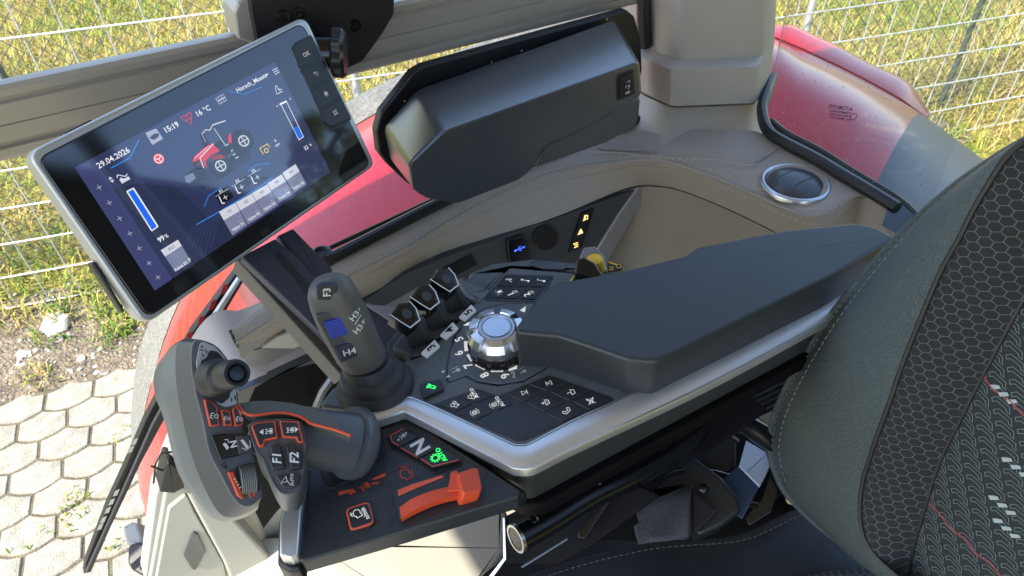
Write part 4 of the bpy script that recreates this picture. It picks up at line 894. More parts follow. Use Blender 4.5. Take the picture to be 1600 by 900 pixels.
mb = MB(); add_lathe(mb, e0 + sa * (LL - .0018), sa, [(.0056, 0), (.0046, .0009), (.0, .0010)], 24); mb.build('stick_cap', M['gloss'], mh, smooth=40)
# orange keys on the face
def okey(px, it, c, off=.004, ins=2.2, size=.0052, pl=PH, ud=None, txt=None, m='white'):
    b = prism('push_button', pl, px, .007, M['orange'], mh, r=.001, bev=.0008, off=off)
    cx = sum(p[0] for p in px) / len(px); cy = sum(p[1] for p in px) / len(px)
    q = [pl.hit(*p) for p in px]; u, v = frame(pl, q); p2 = [Vector(((p - q[0]).dot(u), (p - q[0]).dot(v))) for p in q]
    if area2(p2) < 0: p2.reverse()
    p2 = inset(p2, .0009 * ins / 2.2); mbk = MB(); add_prism(mbk, pl, [q[0] + u * p.x + v * p.y for p in p2], .003, r=.0008, bev=.0003, off=off + .0003); mbk.build('key_face', M['btn'], b, wn=True)
    mb = MB()
    if it: icon(mb, pl, c, size * .58, ud, it, off + .0007)
    if txt: text(mb, pl, txt, c, size, ud, off + .0007, bold=.02, slant=.15)
    mb.build('symbol', M[m], b, smooth=0); return b
UHx = (PH.hit(372, 640) - PH.hit(330, 646)).normalized()
eyes = [('s', [(-.3, -.7), (-.8, -.2), (-.5, .6), (.1, .6)], .2), ('s', [(-.6, 0), (-.1, .1)], .18), ('c', (.5, -.2), .4, .18)]
okey([(317, 623), (330, 627), (338, 636), (342, 665), (327, 667)], eyes, (333, 650), ud=UHx)
okey([(343, 640), (358, 642), (362, 665), (349, 666)], eyes, (353, 654), size=.004, ud=UHx)
okey([(361, 640), (369, 634), (376, 650), (379, 664), (366, 667)], eyes, (372, 655), size=.0045, ud=UHx)
rk = prism('rocker_switch', PH, [(328, 681), (350, 678), (389, 680), (393, 705), (372, 712), (343, 719)], .012, M['gloss'], mh, r=.0015, bev=.001, off=.005)
prism('rocker_pad', PH, [(366, 681), (388, 681), (393, 704), (372, 711)], .004, M['handled'], rk, r=.001, bev=.0006, off=.0065)
mb = MB(); icon(mb, PH, (351, 695), .0040, UHx, [('p', [(-.5, .2), (0, .4), (.5, -.6), (.1, -.9)]), ('s', [(-.1, .9), (.4, .8), (.5, .2)], .15)], .0056); text(mb, PH, 'N', (363, 694), .0046, (PH.hit(364, 688) - PH.hit(366, 700)).normalized(), .0056, bold=.03); icon(mb, PH, (381, 694), .0044, UHx, [('p', [(-.7, .7), (-.3, .8), (.5, -.5), (.1, -.8)]), ('s', [(-.6, -.5), (0, -.9), (.7, -.6), (.7, .5)], .15)], .0072); mb.build('symbol', M['white'], rk, smooth=0)
prism('wheel_recess', PH, [(366, 730), (393, 723), (398, 742), (408, 766), (380, 772), (372, 752)], .002, M['black'], mh, r=.002, bev=.0004, off=.0014)
wc, wd_ = PH.hit(386, 748, -.002), None
mb = MB(); wu = (PH.hit(396, 746) - PH.hit(376, 750)).normalized(); add_tube(mb, [PH.hit(374, 751, -.001), PH.hit(398, 745, -.001)], .0095, 28); thumbw = mb.build('thumb_wheel', M['rubber'], mh, smooth=40)
mb = MB(); v_ = PH.n.cross(wu)
for k in range(8):
    c = PH.hit(374, 751, -.001) + wu * ((PH.hit(398, 745) - PH.hit(374, 751)).length * (k + .5) / 8)
    pts = [c + (v_ * math.cos(a) + PH.n * math.sin(a)) * .0099 for a in np.linspace(.2, 2.94, 10)]; add_tube(mb, pts, .0006, 5)
mb.build('wheel_ribs', mat('rib grey', (.16, .17, .17), .4), thumbw)
prism('wheel_edge', PH, [(377, 764), (399, 757), (400, 761), (378, 769)], .004, M['orange'], mh, r=.0005, bev=.0006, off=.005)
bk = prism('edge_key', PH, [(354, 737), (364, 736), (380, 775), (379, 780), (370, 775)], .008, M['orange'], mh, r=.001, bev=.001, off=.004)
mb = MB()
for k in range(4): stroke(mb, PH, [(364 + k * 2.6, 749 + k * 4.5), (367 + k * 2.6, 747 + k * 4.5)], .0008, .0043)
mb.build('ribs', M['white'], bk)
mb = MB(); stroke(mb, PH, [(346, 727), (350, 722), (352, 732)], .0008, .0016, True); stroke(mb, PH, [(354, 726), (352, 730), (355, 732)], .0008, .0016); mb.build('arrow_mark', M['black'], mh)
mb = MB(); add_poly(mb, PH, [(386, 773), (390, 770), (393, 779), (390, 778)], .0016); add_poly(mb, PH, [(393, 771), (399, 769), (396, 777)], .0016); mb.build('orange_arrows', M['orangel'], mh, smooth=0)
# F1 / F2 key pod
NP = cv(.20, -.38, -.90); PQ = PL(PT(435, 700, .492), NP)
Q = [(386, 663), (402, 656), (440, 653), (467, 656), (477, 667), (480, 688), (479, 719), (476, 741), (470, 765), (456, 774), (440, 773), (430, 762), (421, 746), (409, 719), (399, 705), (390, 680)]
q3 = dens([PQ.hit(*p) for p in Q], 64); cQ = sum(q3, Vector()) / 64; nq = PQ.n
q_b = [p - nq * .026 + (cQ - p) * .12 + cv(0, 1, 0) * .012 for p in q3]
mb = MB(); add_loft(mb, [[p - nq * .045 + (cQ - p) * .45 for p in q3], q_b, [p - nq * .002 for p in q3], [p + (cQ - p).normalized() * .0012 for p in q3], [p + (cQ - p).normalized() * .003 - nq * .0009 for p in q3]]); mb.build('key_pod', M['handle'], mh, smooth=50, wn=True)
UQ = (PQ.hit(465, 672) - PQ.hit(405, 678)).normalized()
trk2 = trk + [('p', [(-.85, -.55), (-.85, .55), (-1.6, 0)])]; trk3 = trk + [('p', [(1.0, -.55), (1.0, .55), (1.7, 0)])]
okey([(393, 667), (402, 662), (430, 659), (435, 686), (415, 690), (413, 698), (405, 700)], trk2, (420, 676), pl=PQ, ud=UQ, size=.0062)
okey([(437, 659), (467, 660), (475, 692), (466, 694), (463, 686), (442, 685)], trk3, (453, 674), pl=PQ, ud=UQ, size=.0062)
UFu = (PQ.hit(433, 708) - PQ.hit(434, 730)).normalized()
for px, s, c in (([(423, 697), (438, 697), (446, 733), (426, 735), (419, 717), (424, 711)], 'F1', (433, 718)), ([(446, 696), (457, 696), (462, 704), (473, 706), (470, 733), (455, 735)], 'F2', (460, 716))):
    b = prism('push_button', PQ, px, .007, M['btn'], mh, r=.001, bev=.0012, off=.004)
    mb = MB(); text(mb, PQ, s, c, .0058, UFu, .0044, bold=.025, slant=.25); mb.build('letters', M['white'], b, smooth=0)
b = prism('push_button', PQ, [(430, 744), (470, 743), (466, 760), (455, 764), (443, 763)], .007, M['btn'], mh, r=.0015, bev=.0012, off=.004)
mb = MB(); icon(mb, PQ, (447, 753), .0034, UQ, [('s', [(-.9, -.3), (.1, .9), (.3, -.1)], .16, 1), ('s', [(.2, .2), (.9, -.9)], .16)], .0044); text(mb, PQ, 'AUTO', (457, 751), .0021, UFu, .0044); mb.build('symbol', M['white'], b, smooth=0)
# grip and boot
mb = MB(); rings = []
gp = [(392, 668, 30, .512), (420, 676, 42, .516), (450, 680, 47, .522), (480, 682, 46, .530), (505, 686, 46, .537), (530, 690, 47, .544), (552, 694, 48, .551)]
gpts = [PT(p[0], p[1], p[3]) for p in gp]
for i, p in enumerate(gp):
    ax = (gpts[min(i + 1, len(gp) - 1)] - gpts[max(i - 1, 0)]).normalized(); up = cv(-.12, -1, 0); up = (up - ax * up.dot(ax)).normalized(); sd = ax.cross(up); k = p[2] * p[3] / FPX
    rings.append([gpts[i] + up * (k * math.cos(t)) + sd * (k * .62 * math.sin(t)) for t in np.linspace(0, 2 * math.pi, 41)[:-1]])
add_loft(mb, rings); mb.build('grip', M['handle'], mh, smooth=60)
# soft top patch with the orange piping
PG = PL(PT(450, 660, .500), cv(.1, -.62, -.78))
tp3 = [(371, 630), (395, 626), (420, 625.5), (457, 629), (495, 640), (520, 653), (549, 680), (520, 669), (487, 661), (478, 655), (468, 651), (452, 646.5), (434, 644.5), (415, 646), (396, 649), (384, 645)]
prism('soft_patch', PG, tp3, .012, mat('soft grip patch', (.075, .080, .074), .55, bump=(500, .3, .0004)), mh, r=.0006, bev=.0007)
mb = MB(); add_tube(mb, [PG.hit(p[0], p[1], -.0006) for p in smooth_px([(371, 631), (377, 640), (384, 646), (396, 649), (415, 647), (434, 645), (452, 646.5), (468, 651), (478, 656), (487, 662), (520, 670.5), (536, 676), (548, 681)], 60)], .0011, 8); mb.build('orange_piping', M['orange'], mh, smooth=60)
mb = MB(); bx = (PT(575, 700, .567) - PT(520, 688, .535)).normalized(); rings = []
for cx, cy, k, d, ra in ((508, 687, 46, .538, .66), (528, 689, 50, .543, .70), (545, 691, 56, .549, .75), (556, 692, 57, .554, .78), (562, 694, 53, .560, .8), (566, 697, 44, .570, .8), (560, 720, 30, .590, .8)):
    c = PT(cx, cy, d); up = cv(-.1, -1, .1); up = (up - bx * up.dot(bx)).normalized(); sd = bx.cross(up); kk = k * d / FPX
    rings.append([c + up * kk * math.cos(t) + sd * kk * ra * math.sin(t) for t in np.linspace(0, 2 * math.pi, 41)[:-1]])
add_loft(mb, rings[2:]); mb.build('boot_collar', M['handle'], mh, smooth=60)
# ================================================================ PTO knob
pk = thing('yellow_pull_knob', 'yellow pull knob in a black guard beside the armrest pad', 'knob', PA.hit(925, 418))
pc = PA.hit(925, 410); 
prism('guard', PL(PT(915, 415, .685), cv(-.05, -.3, -.95)), [(897, 428), (901, 404), (913, 401), (930, 410), (944, 432), (930, 438)], .03, M['gloss'], pk, r=.003, bev=.003)
mb = MB(); kd = cv(-.25, -.68, -.70).normalized(); yo = PT(929, 409, .705); add_lathe(mb, yo, kd, [(.0088, -.012), (.0088, .001), (.0080, .0035), (.005, .0045), (.0, .0047)], 28); mb.build('knob_cap', M['yellow'], pk, smooth=40)
prism('guard_back', PL(PT(925, 395, .722), cv(-.05, -.3, -.95)), [(905, 402), (912, 386), (930, 384), (943, 398), (950, 425), (935, 428)], .012, mat('guard grey', (.22, .23, .26), .35, metal=.4), pk, r=.003, bev=.002)
PX_ = PL(PT(960, 416, .70), cv(.05, -.6, -.8)); prism('label_plate', PX_, [(950, 408), (974, 413), (972, 421), (950, 424)], .002, M['btn'], pk)
mb = MB(); text(mb, PX_, '50', (955, 420), .0042, (PX_.hit(955, 416) - PX_.hit(954, 423)).normalized(), .0004); stroke(mb, PX_, [(951, 410), (964, 414)], .0018); icon(mb, PX_, (967, 416), .0035, UX, [('c', (0, 0), .7, .3)], .0004); mb.build('yellow_marks', M['yellow'], pk, smooth=0)
# ================================================================ touchscreen terminal
mt_ = thing('touchscreen_monitor', 'silver framed touchscreen terminal showing a small red tractor', 'monitor', PT(315, 270, .64))
nm = Vector((.30577, -.8474, .43408)); PM = PL(PT(315, 265, .62), nm)
fr_o = [(42, 246), (72, 222), (452, 36), (472, 33), (486, 46), (581, 248), (579, 262), (562, 276), (243, 500), (226, 503), (210, 492)]
fr_o = [(40, 240), (478, 24), (588, 258), (226, 510)]
rad = [.013, .010, .010, .010]
prism('housing', PM, fr_o, .022, M['bezel'], mt_, r=rad, bev=.0035, off=.000, seg=8)
prism('housing_back', PM, [(60, 250), (465, 50), (560, 258), (235, 480)], .02, M['black'], mt_, r=.02, bev=.006, off=-.022, taper=-.01)
scr = mat('screen glass', (.004, .004, .005), .06, spec=.9, coat=.6, rvar=.04)
prism('screen_glass', PM, [(58, 249), (470, 37), (577, 257), (231, 495)], .003, scr, mt_, r=[.009, .008, .008, .008], bev=.0006, off=.0012, seg=8)
prism('bezel_line', PM, [(56, 248), (472, 35), (579, 257.5), (230, 498)], .003, M['gloss'], mt_, r=[.010, .009, .009, .009], bev=.0004, off=.0006, seg=8)
um = (PM.hit(429, 97) - PM.hit(116, 262)).normalized(); vm = (PM.hit(116, 262) - PM.hit(241, 454)).normalized()
def scol(r, g, b, st=1.0):
    n_ = 'screen colour %d %d %d' % (r, g, b)
    m = bpy.data.materials.get(n_)
    if m: return m
    c = s2l((r, g, b)); m = mat(n_, (.004, .004, .005), .04, emit=c, estr=.30 * st, spec=.9, coat=.6); return m
ZM = .00132
disp = MB(); add_poly(disp, PM, [(116, 262), (429, 97), (515, 269), (241, 454)], ZM); disp = disp.build('display', scol(44, 52, 88), mt_, smooth=0)
def ui(name, col, fn, z=0):
    mb = MB(); fn(mb, ZM + .00012 + z); return mb.build(name, scol(*col), disp, smooth=0)
def uipoly(name, col, polys, z=0):
    for p in polys: ui(name[:-1] if len(polys) > 1 and name.endswith('s') else name, col, lambda mb, o: add_poly(mb, PM, p, o), z)
def uitext(name, col, items, z=.00008):
    for it in items: ui(name, col, lambda mb, o: text(mb, PM, it[0], it[1], it[2], um, o, bold=it[3] if len(it) > 3 else .01), z)
uipoly('side_bar', (60, 66, 110), [[(116, 262), (145, 247), (268, 436), (241, 454)]])
uipoly('ground_panel', (36, 44, 74), [[(176, 296), (215, 286), (275, 293), (330, 345), (430, 305), (350, 380), (280, 426)]], .00002)
ui('field_rows', (58, 66, 104), lambda mb, o: [stroke(mb, PM, [(300 + k * 5, 352 - k * 1.5), (262 + k * 8.2, 437 - k * 6.0)], .0005, o) for k in range(9)], .00006)
ui('accent_lines', (40, 130, 220), lambda mb, o: [stroke(mb, PM, q, w_, o) for q, w_ in (([(172, 263), (202, 247), (216, 219)], .0009), ([(306, 351), (345, 329), (405, 292), (425, 277)], .0009), ([(318, 323), (325, 306), (345, 293)], .0007), ([(386, 268), (400, 257), (420, 256)], .0006), ([(357, 143), (380, 148), (408, 136)], .0005))], .00008)
uitext('readout', (235, 238, 245), [('29.04.2026', (176, 246.5), .0046, .012), ('15:19', (267, 198.5), .0046, .02), ('16 \u00b0C', (316.5, 173), .0046), ('Horsch_Maestr', (392.5, 129), .0040), ('99', (250.5, 373), .0042, .02), ('%', (259, 368.5), .0032), ('32', (477, 231), .0036), ('%', (484, 226.5), .0024), ('0', (429, 220), .0026), ('rpm', (432, 226), .0024)])
uipoly('menu_marks', (225, 230, 240), [[(413, 117), (418, 115), (416.5, 119)]] + [[(424 + k * 2, 110 + k * 3.2), (432 + k * 1.6, 106 + k * 3.2), (432.4 + k * 1.6, 107 + k * 3.2), (424.4 + k * 2, 111 + k * 3.2)] for k in range(3)], .0001)
for c in ((154, 293), (170, 317), (186, 341.5), (202, 365), (217, 388), (232, 411), (246, 433)): ui('plus_mark', (205, 210, 225), lambda mb, o: icon(mb, PM, c, .0022, um, [('s', [(-1, 0), (1, 0)], .18), ('s', [(0, -1), (0, 1)], .18)], o), .0001)
ui('left_gauge', (235, 238, 245), lambda mb, o: add_poly(mb, PM, [(196, 299), (208, 293), (247, 354), (236, 362)], o, r=.0008), .0001)
uipoly('left_gauge_fill', (10, 105, 240), [[(199, 300), (207, 296), (244, 354), (236.5, 359.5)]], .00022)
ui('right_gauge', (235, 238, 245), lambda mb, o: (stroke(mb, PM, [(437, 162), (446, 158), (473, 214), (466, 219)], .0006, o, True), add_poly(mb, PM, [(435, 163), (446, 157.5), (447, 160), (436, 165)], o), icon(mb, PM, (432, 166), .0006, um, [('d', (0, 0), 1)], o), icon(mb, PM, (452, 155), .0006, um, [('d', (0, 0), 1)], o)), .0001)
uipoly('right_gauge_fill', (20, 110, 235), [[(456, 201), (463.5, 197.5), (472, 214), (466, 218)]], .0001)
for fn_ in (lambda mb, o: icon(mb, PM, (191, 277), .0050, um, [('s', [(-.8, .3), (-.5, .7), (.4, -.1), (.9, .1)], .18), ('p', [(-.7, -.8), (-.7, -.1), (-.3, .1), (0, -.3), (.8, -.3), (.8, -.8)])], o),
    lambda mb, o: icon(mb, PM, (173, 281), .0026, um, [('p', [(-.6, .2), (.6, .2), (0, 1)]), ('p', [(-.6, -.2), (0, -1), (.6, -.2)])], o),
    lambda mb, o: icon(mb, PM, (344.5, 155.5), .0040, um, [('s', [(-1, -.7), (1, -.7), (1, .7), (-1, .7)], .1, 1), ('s', [(-1, 0), (1, 0)], .22), ('s', [(-.4, -.7), (-.4, .7)], .1), ('s', [(.4, -.7), (.4, .7)], .1)], o),
    lambda mb, o: icon(mb, PM, (433, 140), .0042, um, [('s', [(-.9, -.8), (-.2, .8), (.2, .8), (.1, -.2), (.9, -.4)], .16), ('s', [(-.7, -.8), (.8, -.8)], .18), ('s', [(.3, -.6), (.3, .1)], .16)], o)):
    ui('status_icon', (215, 220, 232), fn_, .0001)
ui('pto_icon', (235, 190, 70), lambda mb, o: icon(mb, PM, (414, 234), .0050, um, [('s', [(-.9, -.5), (-.9, .7), (.9, .7), (.9, -.1)], .2), ('c', (0, -.2), .38, .22)], o), .0001)
ui('steering_icon', (225, 45, 50), lambda mb, o: icon(mb, PM, (247, 248.5), .0044, um, [('d', (0, 0), 1)], o), .0001)
ui('steering_icon_ring', (250, 225, 225), lambda mb, o: icon(mb, PM, (247, 248.5), .0044, um, [('c', (0, 0), .78, .2), ('s', [(0, 0), (-.7, .3)], .2), ('s', [(0, 0), (.7, .3)], .2), ('s', [(0, 0), (0, -.75)], .2)], o), .0002)
ui('triangle_emblem', (235, 60, 75), lambda mb, o: icon(mb, PM, (293, 186), .0052, um, [('s', [(-1, .7), (0, .7), (-.5, -.25)], .12, 1), ('s', [(0, .7), (1, .7), (.5, -.25)], .12, 1), ('s', [(-.5, -.1), (.5, -.1), (0, -1)], .12, 1)], o), .0001)
uipoly('message_tile', (165, 168, 190), [[(226, 208), (243, 201), (254, 217), (237, 227)]], .0001); uipoly('message_tile_icon', (40, 42, 55), [[(232, 216), (240, 209), (248, 209), (246, 215), (239, 219)]], .0002)
tiles = [(341, 331, 367, 317), (367.5, 316.5, 392, 302.5), (392.5, 302, 416.5, 288), (416.5, 286.5, 439, 272.5), (440, 270.5, 460.5, 256.5)]
lowr = [(362, 368, 385, 352), (386, 351, 411, 336), (411, 335, 434, 320), (434, 318, 457, 303), (458, 302, 478, 288)]
tp_, bt_, lg, dk = [], [], [], []
for k, ((a, b, c, d), (e, f, g, h)) in enumerate(zip(tiles, lowr)):
    L = lambda t: (a + (e - a) * t, b + (f - b) * t); Rr = lambda t: (c + (g - c) * t, d + (h - d) * t)
    tp_.append([L(0), Rr(0), Rr(.36), L(.36)]); bt_.append([L(.36), Rr(.36), Rr(1), L(1)])
    dk.append(('V%d' % (k + 1), ((L(.17)[0] + Rr(.17)[0]) / 2, (L(.17)[1] + Rr(.17)[1]) / 2), .0028)); m_ = ((L(.84)[0] + Rr(.84)[0]) / 2, (L(.84)[1] + Rr(.84)[1]) / 2)
    lg.append(('Valve 0%d' % (k + 1), m_, .0028)); lg.append(('---', (m_[0] + 3, m_[1] - 9), .0016))
tp_.append([(250, 391), (277, 374.5), (283, 384), (257, 401)]); bt_.append([(257, 401), (283, 384), (298, 409), (273, 425)]); dk.append(('FV1', (267, 387.5), .0028)); lg.append(('Valve 01', (281, 416), .0028)); lg.append(('P', (295, 405.5), .0028))
uipoly('valve_tile_heads', (208, 210, 222), tp_, .0001); uipoly('valve_tiles', (122, 128, 158), bt_, .0001)
uitext('tile_number', (70, 74, 92), dk, .0002); uitext('valve_name', (238, 240, 246), lg, .0002)
fk = [[(334, 302), (355, 290), (364, 308), (344, 321)], [(366, 286), (386, 273), (392, 287), (374, 302)], [(390, 272), (409, 276), (420, 277), (398, 290)]]
uipoly('function_slots', (10, 12, 20), fk, .0001)
def fnk(mb, o):
    for s, c in (('F1', (344, 299)), ('F2', (370, 283)), ('F3', (395, 267))): text(mb, PM, s, c, .0028, um, o, bold=.02)
    for c in ((351, 308.5), (376.5, 292.5), (401, 277)): icon(mb, PM, c, .0022, um, [('s', [(-1, 0), (1, 0)], .3), ('s', [(0, -1), (0, 1)], .3)], o)
    for x, y in ((341, 307), (366, 291), (391, 276)): stroke(mb, PM, [(x, y), (x + 5, y + 11), (x + 9, y + 10)], .0010, o)
    for x, y in ((336, 307), (361, 291.5), (386, 276)): stroke(mb, PM, [(x, y), (x + 20, y - 12)], .0003, o)
ui('function_legends', (228, 232, 242), fnk, .0002)
# picture of the tractor on the display
uipoly('picture_shadow', (30, 34, 56), [[(296, 282), (330, 262), (386, 232), (392, 246), (350, 276), (316, 296)]], .0001)
uipoly('picture_body', (16, 17, 22), [[(312, 210), (332, 197), (350, 222), (340, 236), (320, 240)], [(290, 272), (304, 262), (320, 262), (322, 280), (306, 285), (293, 281)], [(340, 236), (362, 222), (380, 238), (362, 256), (346, 254)], [(300, 253), (318, 246), (322, 262), (306, 266)]], .0002)
def wheel(c, r1, r2): return lambda mb, o: icon(mb, PM, c, r1, um, [('d', (0, 0), 1)], o)
for c, r1, z in (((343, 259), .0096, .0003), ((379, 220), .0098, .00025)):
    ui('picture_tyre', (24, 25, 31), lambda mb, o: icon(mb, PM, c, r1, um, [('d', (0, 0), 1)] + [('s', [(.9 * math.cos(a * .393), .9 * math.sin(a * .393)), (1.08 * math.cos(a * .393), 1.08 * math.sin(a * .393))], .14) for a in range(16)], o), z)
    ui('picture_rim', (196, 198, 208), lambda mb, o: icon(mb, PM, (c[0] + .5, c[1] + .5), r1 * .52, um, [('c', (0, 0), .9, .3), ('s', [(-.8, 0), (.8, 0)], .25), ('s', [(0, -.8), (0, .8)], .25)], o), z + .0001)
uipoly('picture_bonnet', (214, 34, 42), [[(299, 254), (302, 245), (318, 231), (330, 224), (342, 236), (328, 243), (320, 252), (322, 264), (316, 256), (310, 250)], [(355, 211), (359, 208), (361, 224), (355, 223)]], .00045)
uipoly('picture_highlight', (236, 150, 158), [[(300, 251), (304, 245), (320, 231.5), (328, 226), (318, 236)]], .00055)
ui('picture_frame', (206, 208, 214), lambda mb, o: [stroke(mb, PM, q, w_, o) for q, w_ in (([(330, 196), (351, 189)], .0010), ([(333, 201), (351, 228), (356, 225)], .0007), ([(313, 208), (320, 222)], .0004), ([(332, 225), (311, 247), (317, 263)], .0010), ([(315, 209), (320, 203), (326, 204), (331, 196)], .0008))], .0006)
uipoly('picture_glass', (52, 66, 96), [[(317, 208), (330, 199), (343, 219), (328, 229)]], .0003)
uipoly('picture_engine', (62, 64, 78), [[(322, 248), (336, 240), (340, 246), (326, 256)], [(352, 244), (364, 236), (366, 240), (355, 248)]], .00035)
uipoly('picture_grille', (90, 26, 30), [[(303, 256), (314, 250), (317, 257), (306, 262)]], .0005)
uipoly('picture_mudguard', (150, 24, 32), [[(326, 246), (342, 241), (352, 246), (346, 248), (334, 250)]], .00056)
uipoly('picture_weight', (112, 118, 142), [[(287, 276), (300, 270), (305, 279), (294, 287), (288, 284)]], .0005)
uipoly('picture_steps', (200, 202, 208), [[(359, 236), (362, 234), (363, 235.5), (360, 237.5)], [(362, 242), (366, 240), (367, 241.5), (363, 243.5)], [(366, 247), (370.5, 244.5), (371.5, 246), (367, 248.5)]], .0005)
# hardware keys on the right
KP = [[(455, 75), (463, 67), (484, 57), (501, 92), (467, 109)], [(467.5, 110), (501.5, 92.5), (516, 122), (484, 140)], [(484.5, 141), (516.5, 123), (531, 153), (498, 171)], [(498.5, 172), (531.5, 154), (546, 186), (520, 198), (511, 198), (505, 190)]]
kb = prism('key_bar', PM, [(454, 76), (460, 67), (485, 54), (549, 187), (517, 201), (505, 192)], .003, M['gloss'], mt_, r=.003, bev=.0004, off=.0016)
kic = [None, [('s', [(-.7, .4), (.6, .4), (.6, -.5), (-.3, -.5)], .22), ('p', [(-.9, .4), (-.2, .9), (-.2, -.1)])], [('p', [(-.9, 0), (0, .9), (.9, 0), (.6, 0), (.6, -.8), (.15, -.8), (.15, -.3), (-.15, -.3), (-.15, -.8), (-.6, -.8), (-.6, 0)])], [('p', [(x, y), (x + .6, y), (x + .6, y + .6), (x, y + .6)]) for x in (-.75, .15) for y in (-.75, .15)]]
for q, it, c in zip(KP, kic, ((476.5, 85), (491.5, 116), (507, 147), (521.5, 176.5))):
    b = btn(q, PM, .0026, mt_, shrink=.96, r=.001); mb = MB()
    if it: icon(mb, PM, c, .0030, um, it, .003)
    else: text(mb, PM, 'OK', c, .0040, um, .003, bold=.03)
    mb.build('symbol', mat('pinkish legend', (.75, .62, .58), .5), b, smooth=0)
prism('side_clip', PL(PM.o - nm * .008, nm), [(99, 208), (143, 186), (146, 191), (104, 214)], .012, M['black'], mt_, r=.002, bev=.001)
prism('side_cover', PL(PM.o - nm * .012, nm), [(142, 412), (150, 408), (196, 486), (192, 490)], .012, M['black'], mt_, r=.003, bev=.002)
# arm of the terminal
am = thing('monitor_arm', 'dark slotted bar that carries the terminal above the console', 'bracket', PT(590, 570, .66))
NA = cv(.45, -.35, -.82); PB = PL(PT(470, 440, .70), NA)
navy = mat('dark blue grey paint', (.030, .034, .050), .45, rvar=.05)
prism('arm_bar', PB, [(376, 400), (430, 372), (470, 405), (545, 497), (640, 556), (640, 590), (555, 580), (500, 520)], .012, navy, am, r=.003, bev=.0025)
prism('arm_groove', PB, [(427, 398), (437, 392), (484, 447), (520, 492), (512, 496)], .002, M['black'], am, r=.001, bev=.0004, off=.0008)
prism('arm_side', PL(PB.o - NA * .016, NA), [(368, 404), (385, 396), (505, 520), (545, 575), (535, 590)], .03, mat('arm side brown grey', (.075, .068, .060), .5), am, r=.002, bev=.002)
prism('arm_upper', PL(PB.o - NA * .006, NA), [(432, 368), (458, 356), (520, 420), (520, 470), (470, 415)], .012, navy, am, r=.002, bev=.0025)
prism('arm_foot', PL(PT(600, 520, .70), cv(.2, -.6, -.75)), [(560, 475), (580, 470), (634, 520), (628, 545), (600, 555)], .02, navy, am, r=.002, bev=.003)
prism('arm_cap', PL(PT(600, 490, .71), cv(.2, -.6, -.75)), [(572, 475), (612, 478), (632, 515)], .006, mat('arm cap', (.22, .21, .24), .4), am, bev=.001)
# ================================================================ storage box on the pillar
bx_ = thing('storage_box', 'faceted dark grey storage box with a rocker switch mounted before the window', 'box', YP(.70).hit(800, 200))
fr_ = [(638, 256), (690, 205), (1000, 95), (1003, 150), (905, 203), (850, 228), (835, 262), (812, 282), (715, 319), (668, 311), (645, 297)]
bk_ = [(600, 200), (652, 141), (961, 31), (985, 90), (980, 150), (890, 190), (830, 215), (810, 235), (700, 262), (640, 270), (611, 252)]
PBF = YP(.56)
f_ = [PBF.hit(*p) for p in fr_]; b_k = [YP(.685).hit(*p) for p in bk_]
def rr2(L, r):        # round the corners of a 3D ring without changing its count per ring
    out = []
    for i, p in enumerate(L):
        a = L[i - 1] - p; b = L[(i + 1) % len(L)] - p; k = min(r, a.length * .45, b.length * .45); s0 = p + a.normalized() * k; s1 = p + b.normalized() * k
        for q in (0, .33, .67, 1): out.append(s0 * (1 - q) ** 2 + p * (2 * q * (1 - q)) + s1 * q * q)
    return out
fR, bR = rr2(f_, .007), rr2(b_k, .007); cB = sum(f_, Vector()) / len(f_)
mb = MB(); fo = [p + (b - p).normalized() * .004 for p, b in zip(fR, bR)]; fi_ = [p + (cB - p).normalized() * .004 for p in fR]; fm = [p + (cB - p).normalized() * .0012 + (b - p).normalized() * .0012 for p, b in zip(fR, bR)]
add_loft(mb, [bR, fo, fm, fi_]); mb.build('box_shell', M['grey'], bx_, smooth=30, wn=True)
prism('box_lower', YP(.572), [(835, 264), (850, 228), (905, 203), (1003, 150), (1000, 178), (993, 200), (948, 224), (880, 248)], .09, M['grey'], bx_, r=.006, bev=.004)
prism('back_plate', YP(.70), [(592, 240), (588, 205), (596, 176), (645, 114), (662, 104), (980, 16), (992, 26), (1002, 60), (1004, 110), (985, 190), (890, 210), (700, 280), (640, 290), (606, 258)], .012, M['black'], bx_, r=.008, bev=.003)
hol = mat('hole', (.75, .45, .25), .5)
for c in ((632, 158), (768, 97), (815, 79), (948, 30)):
    mb = MB(); icon(mb, YP(.70), c, .0012, UX, [('d', (0, 0), 1)], .0004); mb.build('screw_hole', hol, bx_, smooth=0)
rs = prism('rocker_switch', PBF, [(962, 117), (990, 107), (992, 146), (963, 158)], .012, M['black'], bx_, r=.003, bev=.001, off=.001)
prism('rocker', PBF, [(967, 120), (987, 112), (989, 143), (968, 153)], .006, M['gloss'], rs, r=.002, bev=.001, off=.003)
mb = MB(); text(mb, PBF, 'OFF', (977.5, 143), .0026, UX, .0034, bold=.02); icon(mb, PBF, (978, 134), .0032, UX, [('s', [(-.9, -.3), (-.9, .5), (.6, .5), (.9, 0), (.3, -.4), (.3, -.9)], .18)], .0034); icon(mb, PBF, (979, 126), .0030, UX, [('s', [(-.9, 0), (.3, .4), (.8, -.2), (.2, -.5)], .18)], .0034); mb.build('symbol', M['white'], rs, smooth=0)
mb = MB(); kc2 = YP(.60).hit(994, 192); add_lathe(mb, kc2 + UY * .03, -UY, [(.010, 0), (.013, .006), (.013, .02), (.009, .024), (.0, .0245)], 24); mb.build('clamp_knob', M['black'], bx_, smooth=40)
